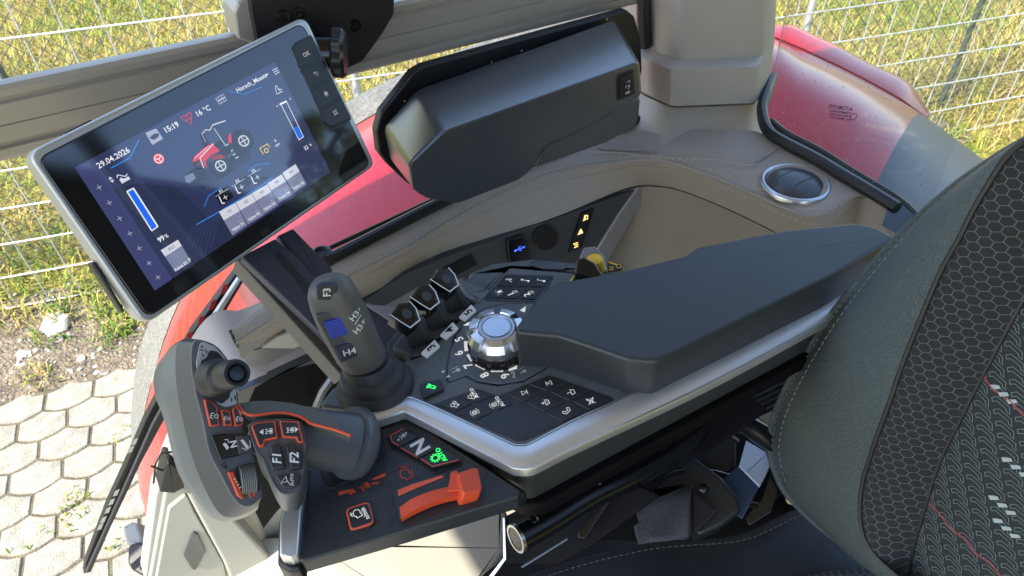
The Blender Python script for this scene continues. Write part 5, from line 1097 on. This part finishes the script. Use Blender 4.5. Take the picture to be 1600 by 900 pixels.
# ================================================================ rail across the window, clamp and plate
rl = thing('window_rail', 'brown grey anodised rail running across the side window', 'rail', YP(.75).hit(300, 110))
RP = YP(.75); a_, c_ = RP.hit(-120, 214), RP.hit(1010, -42)
ez = (RP.hit(200, 127) - RP.hit(200, 172)); hz_ = .062
rd = (c_ - a_).normalized(); rz = (UZ - rd * UZ.dot(rd)).normalized(); rn = rd.cross(rz); rn = rn if rn.y < 0 else -rn
prof = [(.0, .031), (.004, .034), (.010, .034), (.013, .030), (.013, .024), (.010, .0225), (.010, .020), (.013, .018), (.013, .0), (.0118, -.0008), (.013, -.0016), (.013, -.016), (.009, -.0175), (.009, -.021), (.013, -.0225), (.013, -.030), (.010, -.034), (.0, -.034), (-.014, -.030), (-.014, .030)]
mb = MB(); add_loft(mb, [[p + rn * a + rz * b for a, b in prof] for p in (a_, a_ + (c_ - a_) * .33, a_ + (c_ - a_) * .67, c_)]); mb.build('rail_profile', M['alu'], rl, smooth=25)
cb = thing('rail_clamp_plate', 'black bracket plate with a star knob clamped on the window rail', 'bracket', YP(.72).hit(500, 50))
CP = YP(.715)
prism('plate', CP, [(388, -20), (392, 18), (402, 68), (430, 100), (500, 112), (545, 107), (568, 95), (600, 50), (616, 22), (617, -10), (600, -40), (420, -40)], .010, M['black'], cb, r=.012, bev=.002)
prism('clamp_body', YP(.722), [(366, 20), (372, 4), (388, -6), (402, -30), (440, -30), (410, 6), (398, 24), (402, 62), (395, 68), (372, 62)], .04, M['alu'], cb, r=.004, bev=.003)
for c in ((443, 26), (466, 22), (555, 40)):
    mb = MB(); add_lathe(mb, CP.hit(*c), -UY, [(.007, 0), (.006, .002), (.003, .002), (.0025, .0008), (.0, .0006)], 16); mb.build('bolt_head', M['gloss'], cb, smooth=30)
mb = MB(); kx = cv(.93, .02, .10).normalized(); k0 = PT(478, 80, .712); add_lathe(mb, k0, kx, [(.017, 0), (.0172, .004), (.0172, .034), (.016, .036), (.0, .0362)], 32); kn_ = mb.build('knob_hub', M['gloss'], cb, smooth=40)
mb = MB(); c0 = k0 + kx * .026; u = kx.orthogonal().normalized(); v = kx.cross(u); rings = []
for dz, s in ((0, .9), (.002, 1), (.010, 1), (.013, .85)):
    rings.append([c0 + kx * dz + (u * math.cos(t) + v * math.sin(t)) * (.0235 + .0022 * math.cos(8 * t)) * s for t in np.linspace(0, 2 * math.pi, 65)[:-1]])
add_loft(mb, rings); mb.build('star_grip', M['black'], kn_, smooth=40)
# ================================================================ wiper outside the glass
wpk = thing('window_wiper', 'long black wiper with slotted blade outside the side window', 'wiper', YP(.80).hit(200, 740))
WP = YP(.80)
def wl(px0, px1): return [WP.hit(*px0), WP.hit(*px1)]
prism('wiper_arm', WP, [(374, 420), (382, 424), (312, 528), (240, 668), (222, 720), (180, 810), (140, 893), (131, 897), (134, 880), (168, 790), (200, 720), (228, 655), (300, 520)], .012, M['black'], wpk, bev=.0015)
prism('wiper_blade', YP(.792), [(384, 424), (390, 424), (318, 545), (250, 668), (205, 752), (142, 894), (134, 896), (190, 772), (238, 665), (306, 540)], .006, M['rubber'], wpk, bev=.001)
mb = MB()
for k in range(4):
    t = k / 3; c = (353 - 55 * t, 452 + 75 * t); add_poly(mb, YP(.785), [(c[0] - 4, c[1] - 6), (c[0] + 5, c[1] - 10), (c[0] - 1, c[1] + 6), (c[0] - 9, c[1] + 9)], .0)
mb.build('blade_slots', M['red'], wpk, smooth=0)
lgm = mat('light gap', (.5, .48, .42), .7)
for x, y in ((183, 770), (176, 784), (170, 797), (163, 812), (158, 823), (212, 690), (206, 702)):
    mb = MB(); add_poly(mb, YP(.785), [(x - 3, y - 3), (x + 4, y - 6), (x, y + 4), (x - 7, y + 6)], .0); mb.build('blade_gap', lgm, wpk, smooth=0)
prism('blade_spine', YP(.788), [(372, 436), (378, 436), (312, 545), (262, 640), (256, 640), (300, 545)], .006, M['galv'], wpk, bev=.001)
# work lamp / mirror foot seen below the panel
wl_ = thing('work_lamp', 'grey and black work lamp outside the lower corner of the window', 'lamp', PT(215, 870, 1.2))
prism('lamp_hood', PL(PT(210, 840, 1.18), cv(-.1, -.5, -.85)), [(190, 822), (205, 815), (215, 816), (226, 848), (222, 856), (196, 850)], .05, M['greytrim'], wl_, r=.006, bev=.006)
prism('lamp_body', PL(PT(215, 870, 1.16), cv(-.1, -.4, -.9)), [(199, 852), (220, 846), (230, 855), (228, 905), (205, 890), (199, 880)], .05, M['black'], wl_, r=.008, bev=.004)
prism('lamp_bracket', PL(PT(235, 870, 1.15), cv(-.1, -.4, -.9)), [(226, 848), (236, 825), (242, 860), (236, 915), (222, 915)], .03, M['gloss'], wl_, r=.003, bev=.003)
# ================================================================ seat
st = thing('driver_seat', 'dark leather and patterned cloth driver seat with grey stitching', 'seat', (.45, 0, HC - 1.05))
SB = Vector((.442, .1, HC - .68)); sup = Vector((.2055, 0, .9786)).normalized(); sn = Vector((-sup.z, 0, sup.x))   # backrest plane
def SP(px, py, off): return PL(SB, sn).hit(px, py, off)
E0 = [(1660, 190), (1600, 222), (1550, 252), (1495, 290), (1440, 337), (1392, 385), (1350, 432), (1305, 487), (1265, 545), (1236, 595), (1213, 645), (1204, 690), (1211, 730), (1232, 772), (1285, 823), (1350, 870), (1410, 905), (1470, 940)]
E1 = [(1650, 190), (1592, 226), (1565, 253), (1545, 284), (1520, 326), (1497, 372), (1470, 420), (1440, 490), (1410, 565), (1388, 630), (1370, 678), (1356, 720), (1346, 755), (1342, 795), (1346, 832), (1362, 864), (1400, 900), (1450, 940)]
E2 = [(1720, 250), (1690, 300), (1660, 350), (1635, 400), (1600, 465), (1575, 510), (1545, 567), (1515, 624), (1500, 655), (1486, 682), (1470, 715), (1457, 750), (1447, 785), (1438, 815), (1428, 848), (1421, 885), (1416, 920), (1410, 960)]
E3 = [(x + 330, y + 110) for x, y in E2]
def sw_(E, off, n=70): return [SP(q[0], q[1], off(i / (n - 1)) if callable(off) else off) for i, q in enumerate(resample(catmull(E, 6), n))]
e0 = sw_(E0, 0); e1 = sw_(E1, .048); e2 = sw_(E2, .022); e3 = sw_(E3, .012)
def q3f(a, m, b, t): return a * (1 - t) ** 2 + m * 2 * t * (1 - t) + b * t * t
rows = []; back = [p - sn * .06 - UY * .03 for p in e0]
for t in np.linspace(0, 1, 13):
    rows.append([q3f(a, (a + b) / 2 + sn * .030 + (a - b) * .16, b, float(t)) for a, b in zip(e0, e1)])
mb = MB(); add_grid(mb, [back, [p - sn * .02 + (p - q).normalized() * .002 for p, q in zip(e0, e1)]] + rows, flip=True); mb.build('side_bolster', M['leather'], st, smooth=60)
# welt seam and stitching along the bolster edge
s1_ = [rows[1][i] for i in range(70)]; s2_ = [rows[3][i] + sn * .0004 for i in range(70)]
mb = MB(); add_tube(mb, [e0[i] + sn * .002 for i in range(70)], .0035, 8); mb.build('edge_welt', M['leather'], st, smooth=60)
stitches('edge_stitching', s2_[6:50], st, M['thread'], ln=.0042, gap=.0030, wd=.0009, up=sn, off=.0009)
stitches('edge_stitching', [p for p in s1_[6:50]], st, M['thread'], ln=.0042, gap=.0030, wd=.0007, up=sn, off=.0009)
# honeycomb cloth
def hexmat():
    m = bpy.data.materials.new('honeycomb cloth'); m.use_nodes = True; n = m.node_tree; b = n.nodes['Principled BSDF']; b.inputs['Roughness'].default_value = .85
    tc = n.nodes.new('ShaderNodeTexCoord')
    def vm_(op, *ins):
        nd = n.nodes.new('ShaderNodeVectorMath'); nd.operation = op
        for i, x in enumerate(ins):
            if isinstance(x, tuple): nd.inputs[i].default_value = x
            else: n.links.new(x, nd.inputs[i])
        return nd
    def ma(op, *ins):
        nd = n.nodes.new('ShaderNodeMath'); nd.operation = op
        for i, x in enumerate(ins):
            if isinstance(x, (int, float)): nd.inputs[i].default_value = x
            else: n.links.new(x, nd.inputs[i])
        return nd.outputs[0]
    S = (1, 1.7320508, 1); Hh = (.5, .8660254, .5)
    p = vm_('MULTIPLY', tc.outputs['UV'], (1, 1, 0)).outputs[0]
    a = vm_('SUBTRACT', vm_('MODULO', p, S).outputs[0], Hh).outputs[0]; c = vm_('SUBTRACT', vm_('MODULO', vm_('SUBTRACT', p, (-.5 - 20, -.8660254 - 17.320508 * 2, 0)).outputs[0], S).outputs[0], Hh).outputs[0]
    a = vm_('MULTIPLY', a, (1, 1, 0)).outputs[0]; c = vm_('MULTIPLY', c, (1, 1, 0)).outputs[0]
    la = vm_('DOT_PRODUCT', a, a).outputs['Value']; lc = vm_('DOT_PRODUCT', c, c).outputs['Value']; sel = ma('LESS_THAN', la, lc)
    mx = n.nodes.new('ShaderNodeMix'); mx.data_type = 'VECTOR'; n.links.new(sel, mx.inputs[0]); n.links.new(c, mx.inputs[4]); n.links.new(a, mx.inputs[5])
    g = vm_('ABSOLUTE', mx.outputs[1]).outputs[0]; sx = n.nodes.new('ShaderNodeSeparateXYZ'); n.links.new(g, sx.inputs[0])
    hd = ma('MAXIMUM', sx.outputs[0], vm_('DOT_PRODUCT', g, (.5, .8660254, 0)).outputs['Value'])
    wv = n.nodes.new('ShaderNodeTexNoise'); wv.inputs['Scale'].default_value = 14; n.links.new(tc.outputs['UV'], wv.inputs[0])
    ln = n.nodes.new('ShaderNodeMapRange'); ln.inputs[1].default_value = .462; ln.inputs[2].default_value = .480; n.links.new(hd, ln.inputs[0])
    br = ma('MULTIPLY', ln.outputs[0], ma('ADD', ma('MULTIPLY', wv.outputs[0], 1.1), .2))
    cm = n.nodes.new('ShaderNodeMix'); cm.data_type = 'RGBA'; cm.inputs[6].default_value = (.012, .013, .014, 1); cm.inputs[7].default_value = (.15, .155, .145, 1); n.links.new(br, cm.inputs[0]); n.links.new(cm.outputs[2], b.inputs['Base Color'])
    cl = n.nodes.new('ShaderNodeTexNoise'); cl.inputs['Scale'].default_value = 60; n.links.new(tc.outputs['UV'], cl.inputs[0])
    bp = n.nodes.new('ShaderNodeBump'); bp.inputs['Strength'].default_value = .4; bp.inputs['Distance'].default_value = .001; n.links.new(ma('ADD', ma('MULTIPLY', ln.outputs[0], -1.0), ma('MULTIPLY', cl.outputs[0], .5)), bp.inputs['Height']); n.links.new(bp.outputs[0], b.inputs['Normal'])
    return m
HEX = hexmat(); HS = .0083
def suv(p, k=HS): d_ = p - SB; return ((d_.dot(UY) / k) * -1 + 40, (d_.dot(sup)) / (k * .86) + 40 * 1.7320508)
rows = []; uvs = []
for t in np.linspace(0, 1, 11):
    rr_ = [q3f(a, (a + b) / 2 + sn * (.010), b, float(t)) for a, b in zip(e1, e2)]
    if t == 0: rr_ = [p - sn * .0025 for p in rr_]
    rows.append(rr_); uvs.append([suv(p) for p in rr_])
mb = MB(); add_grid(mb, rows, uvs=uvs, flip=True); mb.build('honeycomb_panel', HEX, st, smooth=60)
mb = MB(); add_tube(mb, [p - sn * .0015 for p in e1], .0022, 6); add_tube(mb, [p - sn * .001 for p in e2], .0016, 6); mb.build('panel_seams', M['black'], st)
cloth = mat('dark green grey cloth', (.017, .021, .021), .85, bump=(900, .5, .0004))
rows = []
for t in np.linspace(0, 1, 11):
    rr_ = [q3f(a, (a + b) / 2 + sn * .012, b, float(t)) for a, b in zip(e2, e3)]
    if t == 0: rr_ = [p - sn * .002 for p in rr_]
    rows.append(rr_)
mb = MB(); add_grid(mb, rows, flip=True); cl_ = mb.build('centre_cloth', cloth, st, smooth=60)
# woven arrow pattern on the centre cloth, kept on its surface
from mathutils.bvhtree import BVHTree
off0 = base_of(st); bvh = BVHTree.FromPolygons([v - off0 for v in mb.v], mb.f)
def on_cloth(a, b):
    p = SB - off0 + UY * a + sup * b; h = bvh.ray_cast(p + sn * .2, -sn)
    return (h[0] + off0) if h[0] is not None else None
ctr = SP(1540, 760, 0) - SB; ca, cb_ = ctr.dot(UY), ctr.dot(sup)
pat = MB(); red_ = MB(); fil = MB(); k = .0165
def seg_(mb, pts, wd):
    cur = []
    for p in [on_cloth(*q) for q in pts] + [None]:
        if p is not None: cur.append(p)
        else:
            if len(cur) > 1: ribbon(mb, sn, cur, wd, .0006)
            cur = []
ro = math.radians(7); 
def loc(x, y):    # weave axes lie along the drop of the arrows
    return (ca - (x * math.cos(ro) - y * math.sin(ro)) , cb_ - (x * math.sin(ro) + y * math.cos(ro)))
random.seed(3)
dirs = (loc(1, 0)[0] - loc(0, 0)[0], loc(1, 0)[1] - loc(0, 0)[1])
for i in range(-22, 23):
    for j in range(-44, 45):
        x0 = i * .0195 + (j % 3) * .0065; y0 = j * .0066
        a = [(0, 0), (.0022, -.0033), (.0125, -.0033), (.0160, .0012), (.0132, .0012), (.0118, -.0004), (.0040, -.0004), (.0022, .0022), (0, 0)]
        a2 = [(a[q][0] + (a[q + 1][0] - a[q][0]) * w_, a[q][1] + (a[q + 1][1] - a[q][1]) * w_) for q in range(len(a) - 1) for w_ in (0, .5)] + [a[-1]]
        seg_(pat, [loc(x0 + u, y0 + v) for u, v in a2], .00045)
        if random.random() < .035:
            for sh in (0, .007, .014):
                q = [on_cloth(*loc(x0 + u + sh, y0 + v)) for u, v in ((.0, .0), (.0042, -.0048), (.0066, -.0036), (.0030, .0018))]
                if all(q): fil.add([p + sn * .0008 for p in q], [(0, 1, 2, 3)])
RY = mat('red yarn', (.34, .05, .055), .8)
for j in (-13.0, 5.2, 23.5):
    pts = [loc(x, j * .0066 + .0012 * math.sin(x * 260)) for x in np.linspace(-.3, .4, 120)]
    P3 = [on_cloth(*q) for q in pts]; cur = []
    for p in P3 + [None]:
        if p is not None: cur.append(p)
        else:
            if len(cur) > 3: red_ = MB(); ribbon(red_, sn, cur, .0011, .0008); red_.build('red_thread', RY, cl_, smooth=0)
            cur = []
o = pat.build('woven_arrows', mat('grey green yarn', (.17, .20, .185), .8), cl_, smooth=0); o['kind'] = 'stuff'
o = fil.build('woven_flecks', mat('pale yarn', (.36, .41, .385), .8), cl_, smooth=0); o['kind'] = 'stuff'
# cushion
CU = H(-.735)
ce = [(560, 960), (640, 921), (700, 895), (790, 880), (850, 893), (880, 884), (917, 873), (985, 857), (1025, 850), (1075, 846), (1100, 845), (1140, 841), (1175, 830), (1225, 807), (1260, 791), (1310, 772), (1400, 740)]
ce = [(560, 990), (700, 945), (780, 920), (830, 901), (870, 887), (917, 873), (985, 857), (1025, 850), (1075, 846), (1110, 844), (1145, 840), (1180, 829), (1225, 807), (1262, 790), (1320, 762), (1420, 720)]
c0 = curve_on(CU, ce, 60)
inn = Vector((0, -1, 0)); rows = []
for d_, dz in ((-.012, -.12), (-.010, -.03), (-.004, -.004), (0, 0), (.005, .003), (.03, .010), (.10, .014), (.22, .004), (.45, 0)):
    rows.append([p + inn * d_ + UZ * dz for p in c0])
mb = MB(); add_grid(mb, rows, flip=True); cus = mb.build('seat_cushion', M['vinyl'], st, smooth=60)
stitches('cushion_stitching', [p + inn * .008 + UZ * .0042 for p in c0], st, M['thread'], ln=.0038, gap=.0030, wd=.0007, off=.0003)
# honeycomb insert at the front of the cushion
ins_ = curve_on(CU, [(1230, 905), (1290, 893), (1340, 888), (1400, 880)], 20, .016); rows = [[p + inn * t for p in ins_] for t in np.linspace(0, .2, 6)]
uvs = [[((p.y) / HS + 60, (p.x) / HS + 60) for p in r] for r in rows]
mb = MB(); add_grid(mb, rows, uvs=uvs, flip=True); mb.build('cushion_insert', HEX, st)
prism('seat_base', H(-.90), [(620, 1000), (800, 860), (1000, 830), (1250, 760), (1400, 780), (1400, 1000)], .16, M['black'], st, bev=.006)
# ================================================================ between seat and console
sf = thing('tube_frame', 'black bent tube frame carrying the armrest beside the seat', 'frame', H(-.62).hit(1000, 740))
mb = MB(); fp_ = [PT(*q) for q in ((806, 842, .60), (850, 818, .615), (920, 775, .64), (1000, 735, .67), (1060, 695, .70), (1095, 668, .72), (1125, 655, .735), (1160, 660, .745), (1200, 685, .75), (1250, 722, .755), (1300, 770, .76))]
fpp = [Vector(p) for p in resample(catmull(fp_, 8), 60)]; add_tube(mb, fpp, .0125, 20); mb.build('frame_tube', M['tube'], sf, smooth=50)
mb = MB(); td = (fpp[1] - fpp[0]).normalized(); add_lathe(mb, fpp[0] - td * .0006, td, [(.0100, .004), (.0104, .0), (.0126, .0), (.0128, .003)], 28, cap=False); mb.build('tube_end', M['steel'], sf, smooth=30)
prism('web_plate', PL(PT(900, 760, .73), cv(-.3, -.35, -.88)), [(786, 808), (840, 782), (1000, 700), (1160, 610), (1200, 640), (1130, 690), (1000, 760), (880, 830), (800, 850), (790, 840)], .006, M['deep'], sf, bev=.001)
prism('side_plate', PL(PT(850, 860, .68), cv(-.35, -.2, -.9)), [(790, 810), (800, 855), (830, 838), (1000, 760), (1030, 775), (930, 850), (868, 884), (790, 880)], .005, M['deep'], sf, bev=.001)
prism('plate_edge', PL(PT(790, 850, .672), cv(-.35, -.2, -.9)), [(785, 809), (789, 808), (791, 874), (768, 905), (760, 905), (786, 872)], .004, M['steel'], sf, bev=.0006)
mb = MB(); add_tube(mb, [PT(815, 886, .625), PT(886, 842, .64)], .0012, 6); mb.build('steel_rod', M['steel'], sf)
prism('support_lever', PL(PT(930, 810, .645), cv(-.2, -.3, -.9)), [(902, 832), (940, 785), (952, 775), (955, 782), (915, 842), (904, 842)], .006, M['gloss'], sf, r=.001, bev=.0015)
for c in ((834, 814, .605), (862, 796, .616), (935, 753, .64), (967, 732, .655), (1035, 694, .68), (1060, 680, .69)):
    mb = MB(); add_lathe(mb, PT(*c), cv(-.1, -.7, -.7), [(.0045, -.004), (.0045, .002), (.003, .0035), (.0, .0036)], 8); mb.build('bolt_head', M['gloss'], sf, smooth=20)
prism('valance', PL(PT(1050, 760, .96), cv(-.1, -.1, -.99)), [(780, 900), (1000, 720), (1130, 650), (1330, 700), (1400, 900), (1100, 1000)], .006, M['deep'], sf)
for k, (pts, r) in enumerate((([(880, 800, .70), (930, 790, .72), (1000, 745, .74), (1060, 720, .76), (1110, 690, .78)], .0035), ([(1010, 770, .73), (1050, 740, .75), (1100, 735, .77), (1150, 745, .79)], .003), ([(1000, 715, .735), (1060, 690, .76), (1110, 668, .78), (1150, 690, .80)], .0045), ([(1120, 760, .76), (1180, 790, .78), (1215, 770, .79), (1230, 740, .80)], .004))):
    mb = MB(); add_tube(mb, [PT(*map(float, q)) for q in resample(catmull(pts, 6), 24)], r, 8); mb.build('wiring_loom', M['gloss'] if k % 2 else M['black'], sf, smooth=60)
prism('hinge_bracket', PL(PT(1110, 690, .80), cv(-.2, -.4, -.9)), [(1060, 690), (1105, 672), (1150, 690), (1150, 730), (1120, 745), (1090, 720)], .012, M['black'], sf, r=.003, bev=.002)
prism('slotted_link', PL(PT(1235, 775, .77), cv(-.3, -.3, -.9)), [(1222, 690), (1238, 700), (1205, 800), (1170, 822), (1165, 808), (1190, 780)], .006, M['gloss'], sf, r=.002, bev=.001)
mb = MB(); add_lathe(mb, PT(1236, 780, .765), cv(-.2, -.3, -.93), [(.006, 0), (.006, .003), (.003, .004), (.0, .004)], 10); mb.build('bolt_head', mat('brass bolt', (.35, .25, .12), .4, metal=.8), sf, smooth=20)
bp_ = thing('seat_side_bracket', 'pale blue reflecting metal bracket glimpsed between tube and seat', 'bracket', PT(1180, 720, .76))
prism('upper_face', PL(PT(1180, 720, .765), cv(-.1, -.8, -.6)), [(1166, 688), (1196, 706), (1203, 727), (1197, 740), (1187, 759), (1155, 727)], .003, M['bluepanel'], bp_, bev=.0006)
mb = MB(); stroke(mb, PL(PT(1180, 720, .765), cv(-.1, -.8, -.6)), [(1168, 737), (1195, 713)], .0006, .0004); mb.build('fold_line', M['pocket'], bp_)
prism('lower_face', PL(PT(1160, 755, .765), cv(-.3, -.5, -.8)), [(1154, 727), (1186, 760), (1160, 810), (1120, 790), (1128, 750)], .003, mat('dark blue steel', (.05, .07, .13), .35, metal=.4), bp_, bev=.0006)
# seat belt buckle and webbing
bt = thing('seat_belt', 'black seat belt webbing folded into its retractor beside the cushion', 'seat belt', PT(1050, 815, .74))
WB = PL(PT(1035, 810, .715), cv(-.15, -.5, -.85))
wb = [[(998, 806), (1000, 792), (1030, 776), (1070, 762), (1082, 758)], [(996, 815), (1003, 800), (1036, 790), (1065, 780), (1080, 776)], [(990, 822), (1000, 818), (1035, 812), (1060, 808), (1078, 806)], [(992, 832), (1000, 836), (1035, 836), (1060, 835), (1076, 834)], [(997, 850), (1010, 849), (1040, 846), (1060, 843), (1077, 839)]]
rows = []
for j, L in enumerate(wb): rows.append([WB.hit(q[0], q[1], .006 * math.sin(i * .35 + j)) for i, q in enumerate(resample(catmull(L, 6), 18))])
mb = MB(); add_grid(mb, rows); o = mb.build('webbing', M['web'], bt, smooth=60); sd_ = o.modifiers.new('t', 'SOLIDIFY'); sd_.thickness = .002
prism('retractor_cover', PL(PT(1080, 770, .745), cv(-.1, -.45, -.88)), [(1000, 778), (1060, 720), (1085, 712), (1128, 745), (1155, 778), (1158, 800), (1130, 822), (1090, 840), (1078, 800), (1076, 762)], .04, mat('belt cover black', (.016, .016, .018), .38), bt, r=.006, bev=.005)
prism('buckle_tongue', PL(PT(1100, 800, .722), cv(-.1, -.45, -.88)), [(1080, 765), (1108, 788), (1125, 798), (1080, 840)], .008, M['black'], bt, r=.002, bev=.002)
mb = MB(); add_lathe(mb, PT(1099, 763, .722), cv(-.1, -.5, -.86), [(.0055, -.004), (.0055, .001), (.004, .003), (.0, .0034)], 16); mb.build('rivet', M['gloss'], bt, smooth=50)
# corrugated bellows on the rear end of the console
cbw = thing('rubber_gaiter', 'ribbed dark rubber gaiter behind the console end next to the seat', 'gaiter', PT(1210, 620, .80))
mb = MB(); gp_ = PL(PT(1215, 620, .80), cv(-.4, -.35, -.85)); rows = []
for i in range(41):
    t = i / 40; a = (1150 + 90 * t, 660 - 90 * t); b = (1215 + 90 * t, 690 - 90 * t); rows.append([gp_.hit(a[0] + (b[0] - a[0]) * s, a[1] + (b[1] - a[1]) * s, .0022 * math.sin(i * 1.55)) for s in np.linspace(0, 1, 5)])
mb = MB(); rows = []
for i in range(61):
    t = i / 60
    rows.append([gp_.hit(1150 + 130 * s - 26 * t, 585 + 0 * s + 95 * t - 60 * s, .0028 * math.sin(i * .95)) for s in np.linspace(0, 1, 6)])
add_grid(mb, rows, flip=True); mb.build('gaiter_folds', mat('ribbed rubber', (.05, .05, .058), .5), cbw, smooth=70)
# ================================================================ behind the camera: the farm yard side that the screen mirrors
bn = thing('farm_shed', 'dark timber farm shed with a steep gable, mirrored in the touchscreen', 'shed', (6, -19, 0))
mb = MB(); gx = [(-2.5, 0), (14.5, 0), (14.5, 6.7), (6, 11.6), (-2.5, 6.7)]
mb.add([Vector((x, y, z)) for y in (-13.6, -25) for x, z in gx], [(0, 1, 2, 3, 4), (9, 8, 7, 6, 5), (1, 0, 5, 6), (2, 1, 6, 7), (0, 4, 9, 5)]); mb.build('wall', mat('dark timber', (.035, .03, .026), .8, var=.3, var_scale=3), bn, smooth=0)
mb = MB(); rx = [(-3.0, 6.45), (6, 11.7), (15.0, 6.45), (15.0, 6.6), (6, 11.9), (-3.0, 6.6)]
mb.add([Vector((x, y, z)) for y in (-13.2, -25.4) for x, z in rx], [(0, 1, 4, 5), (1, 2, 3, 4), (11, 10, 7, 6), (10, 9, 8, 7), (5, 4, 10, 11), (4, 3, 9, 10), (1, 0, 6, 7), (2, 1, 7, 8), (3, 2, 8, 9), (0, 5, 11, 6)]); mb.build('roof', mat('slate roof', (.045, .045, .05), .7), bn, smooth=0)
tr = thing('yard_tree', 'loose broadleaf tree standing behind the tractor, mirrored in the touchscreen', 'tree', (10.2, -7.6, 0))
bark = mat('bark', (.09, .07, .05), .9, bump=(20, 1, .02)); mb = MB(); add_tube(mb, [(10.2, -7.6, 0), (10.3, -7.7, 2), (10.1, -7.5, 4.2), (10.3, -7.6, 5.6)], [.22, .17, .11, .03], 10)
for k in range(9):
    z = 2.2 + k * .42; a = k * 2.4; add_tube(mb, [(10.2, -7.6, z), (10.2 + 1.0 * math.cos(a), -7.6 + 1.0 * math.sin(a), z + .5), (10.2 + 1.8 * math.cos(a), -7.6 + 1.8 * math.sin(a), z + .8)], [.07, .04, .012], 6)
mb.build('trunk', bark, tr); mb = MB()
for _ in range(5200):
    a = rng.uniform(0, 6.283); z = rng.uniform(1.9, 6.3); rmax = 2.2 * math.sin(max(.05, min(1, (6.6 - z) / 3.6)) * 1.5); r = rmax * rng.uniform(.2, 1) ** .5
    if math.sin(a * 3 + z * 2.1) + math.sin(z * 5 + a) < -.9: continue
    c = Vector((10.2 + r * math.cos(a), -7.6 + r * math.sin(a), z)); u = Vector(rng.normal(0, 1, 3)).normalized(); v = u.orthogonal().normalized(); s = rng.uniform(.05, .11)
    mb.add([c - u * s, c + v * s * .5, c + u * s, c - v * s * .5], [(0, 1, 2, 3)])
mb.build('crown', mat('spring leaves', (.10, .12, .03), .7, var=.4, var_scale=1.5), tr, smooth=0)
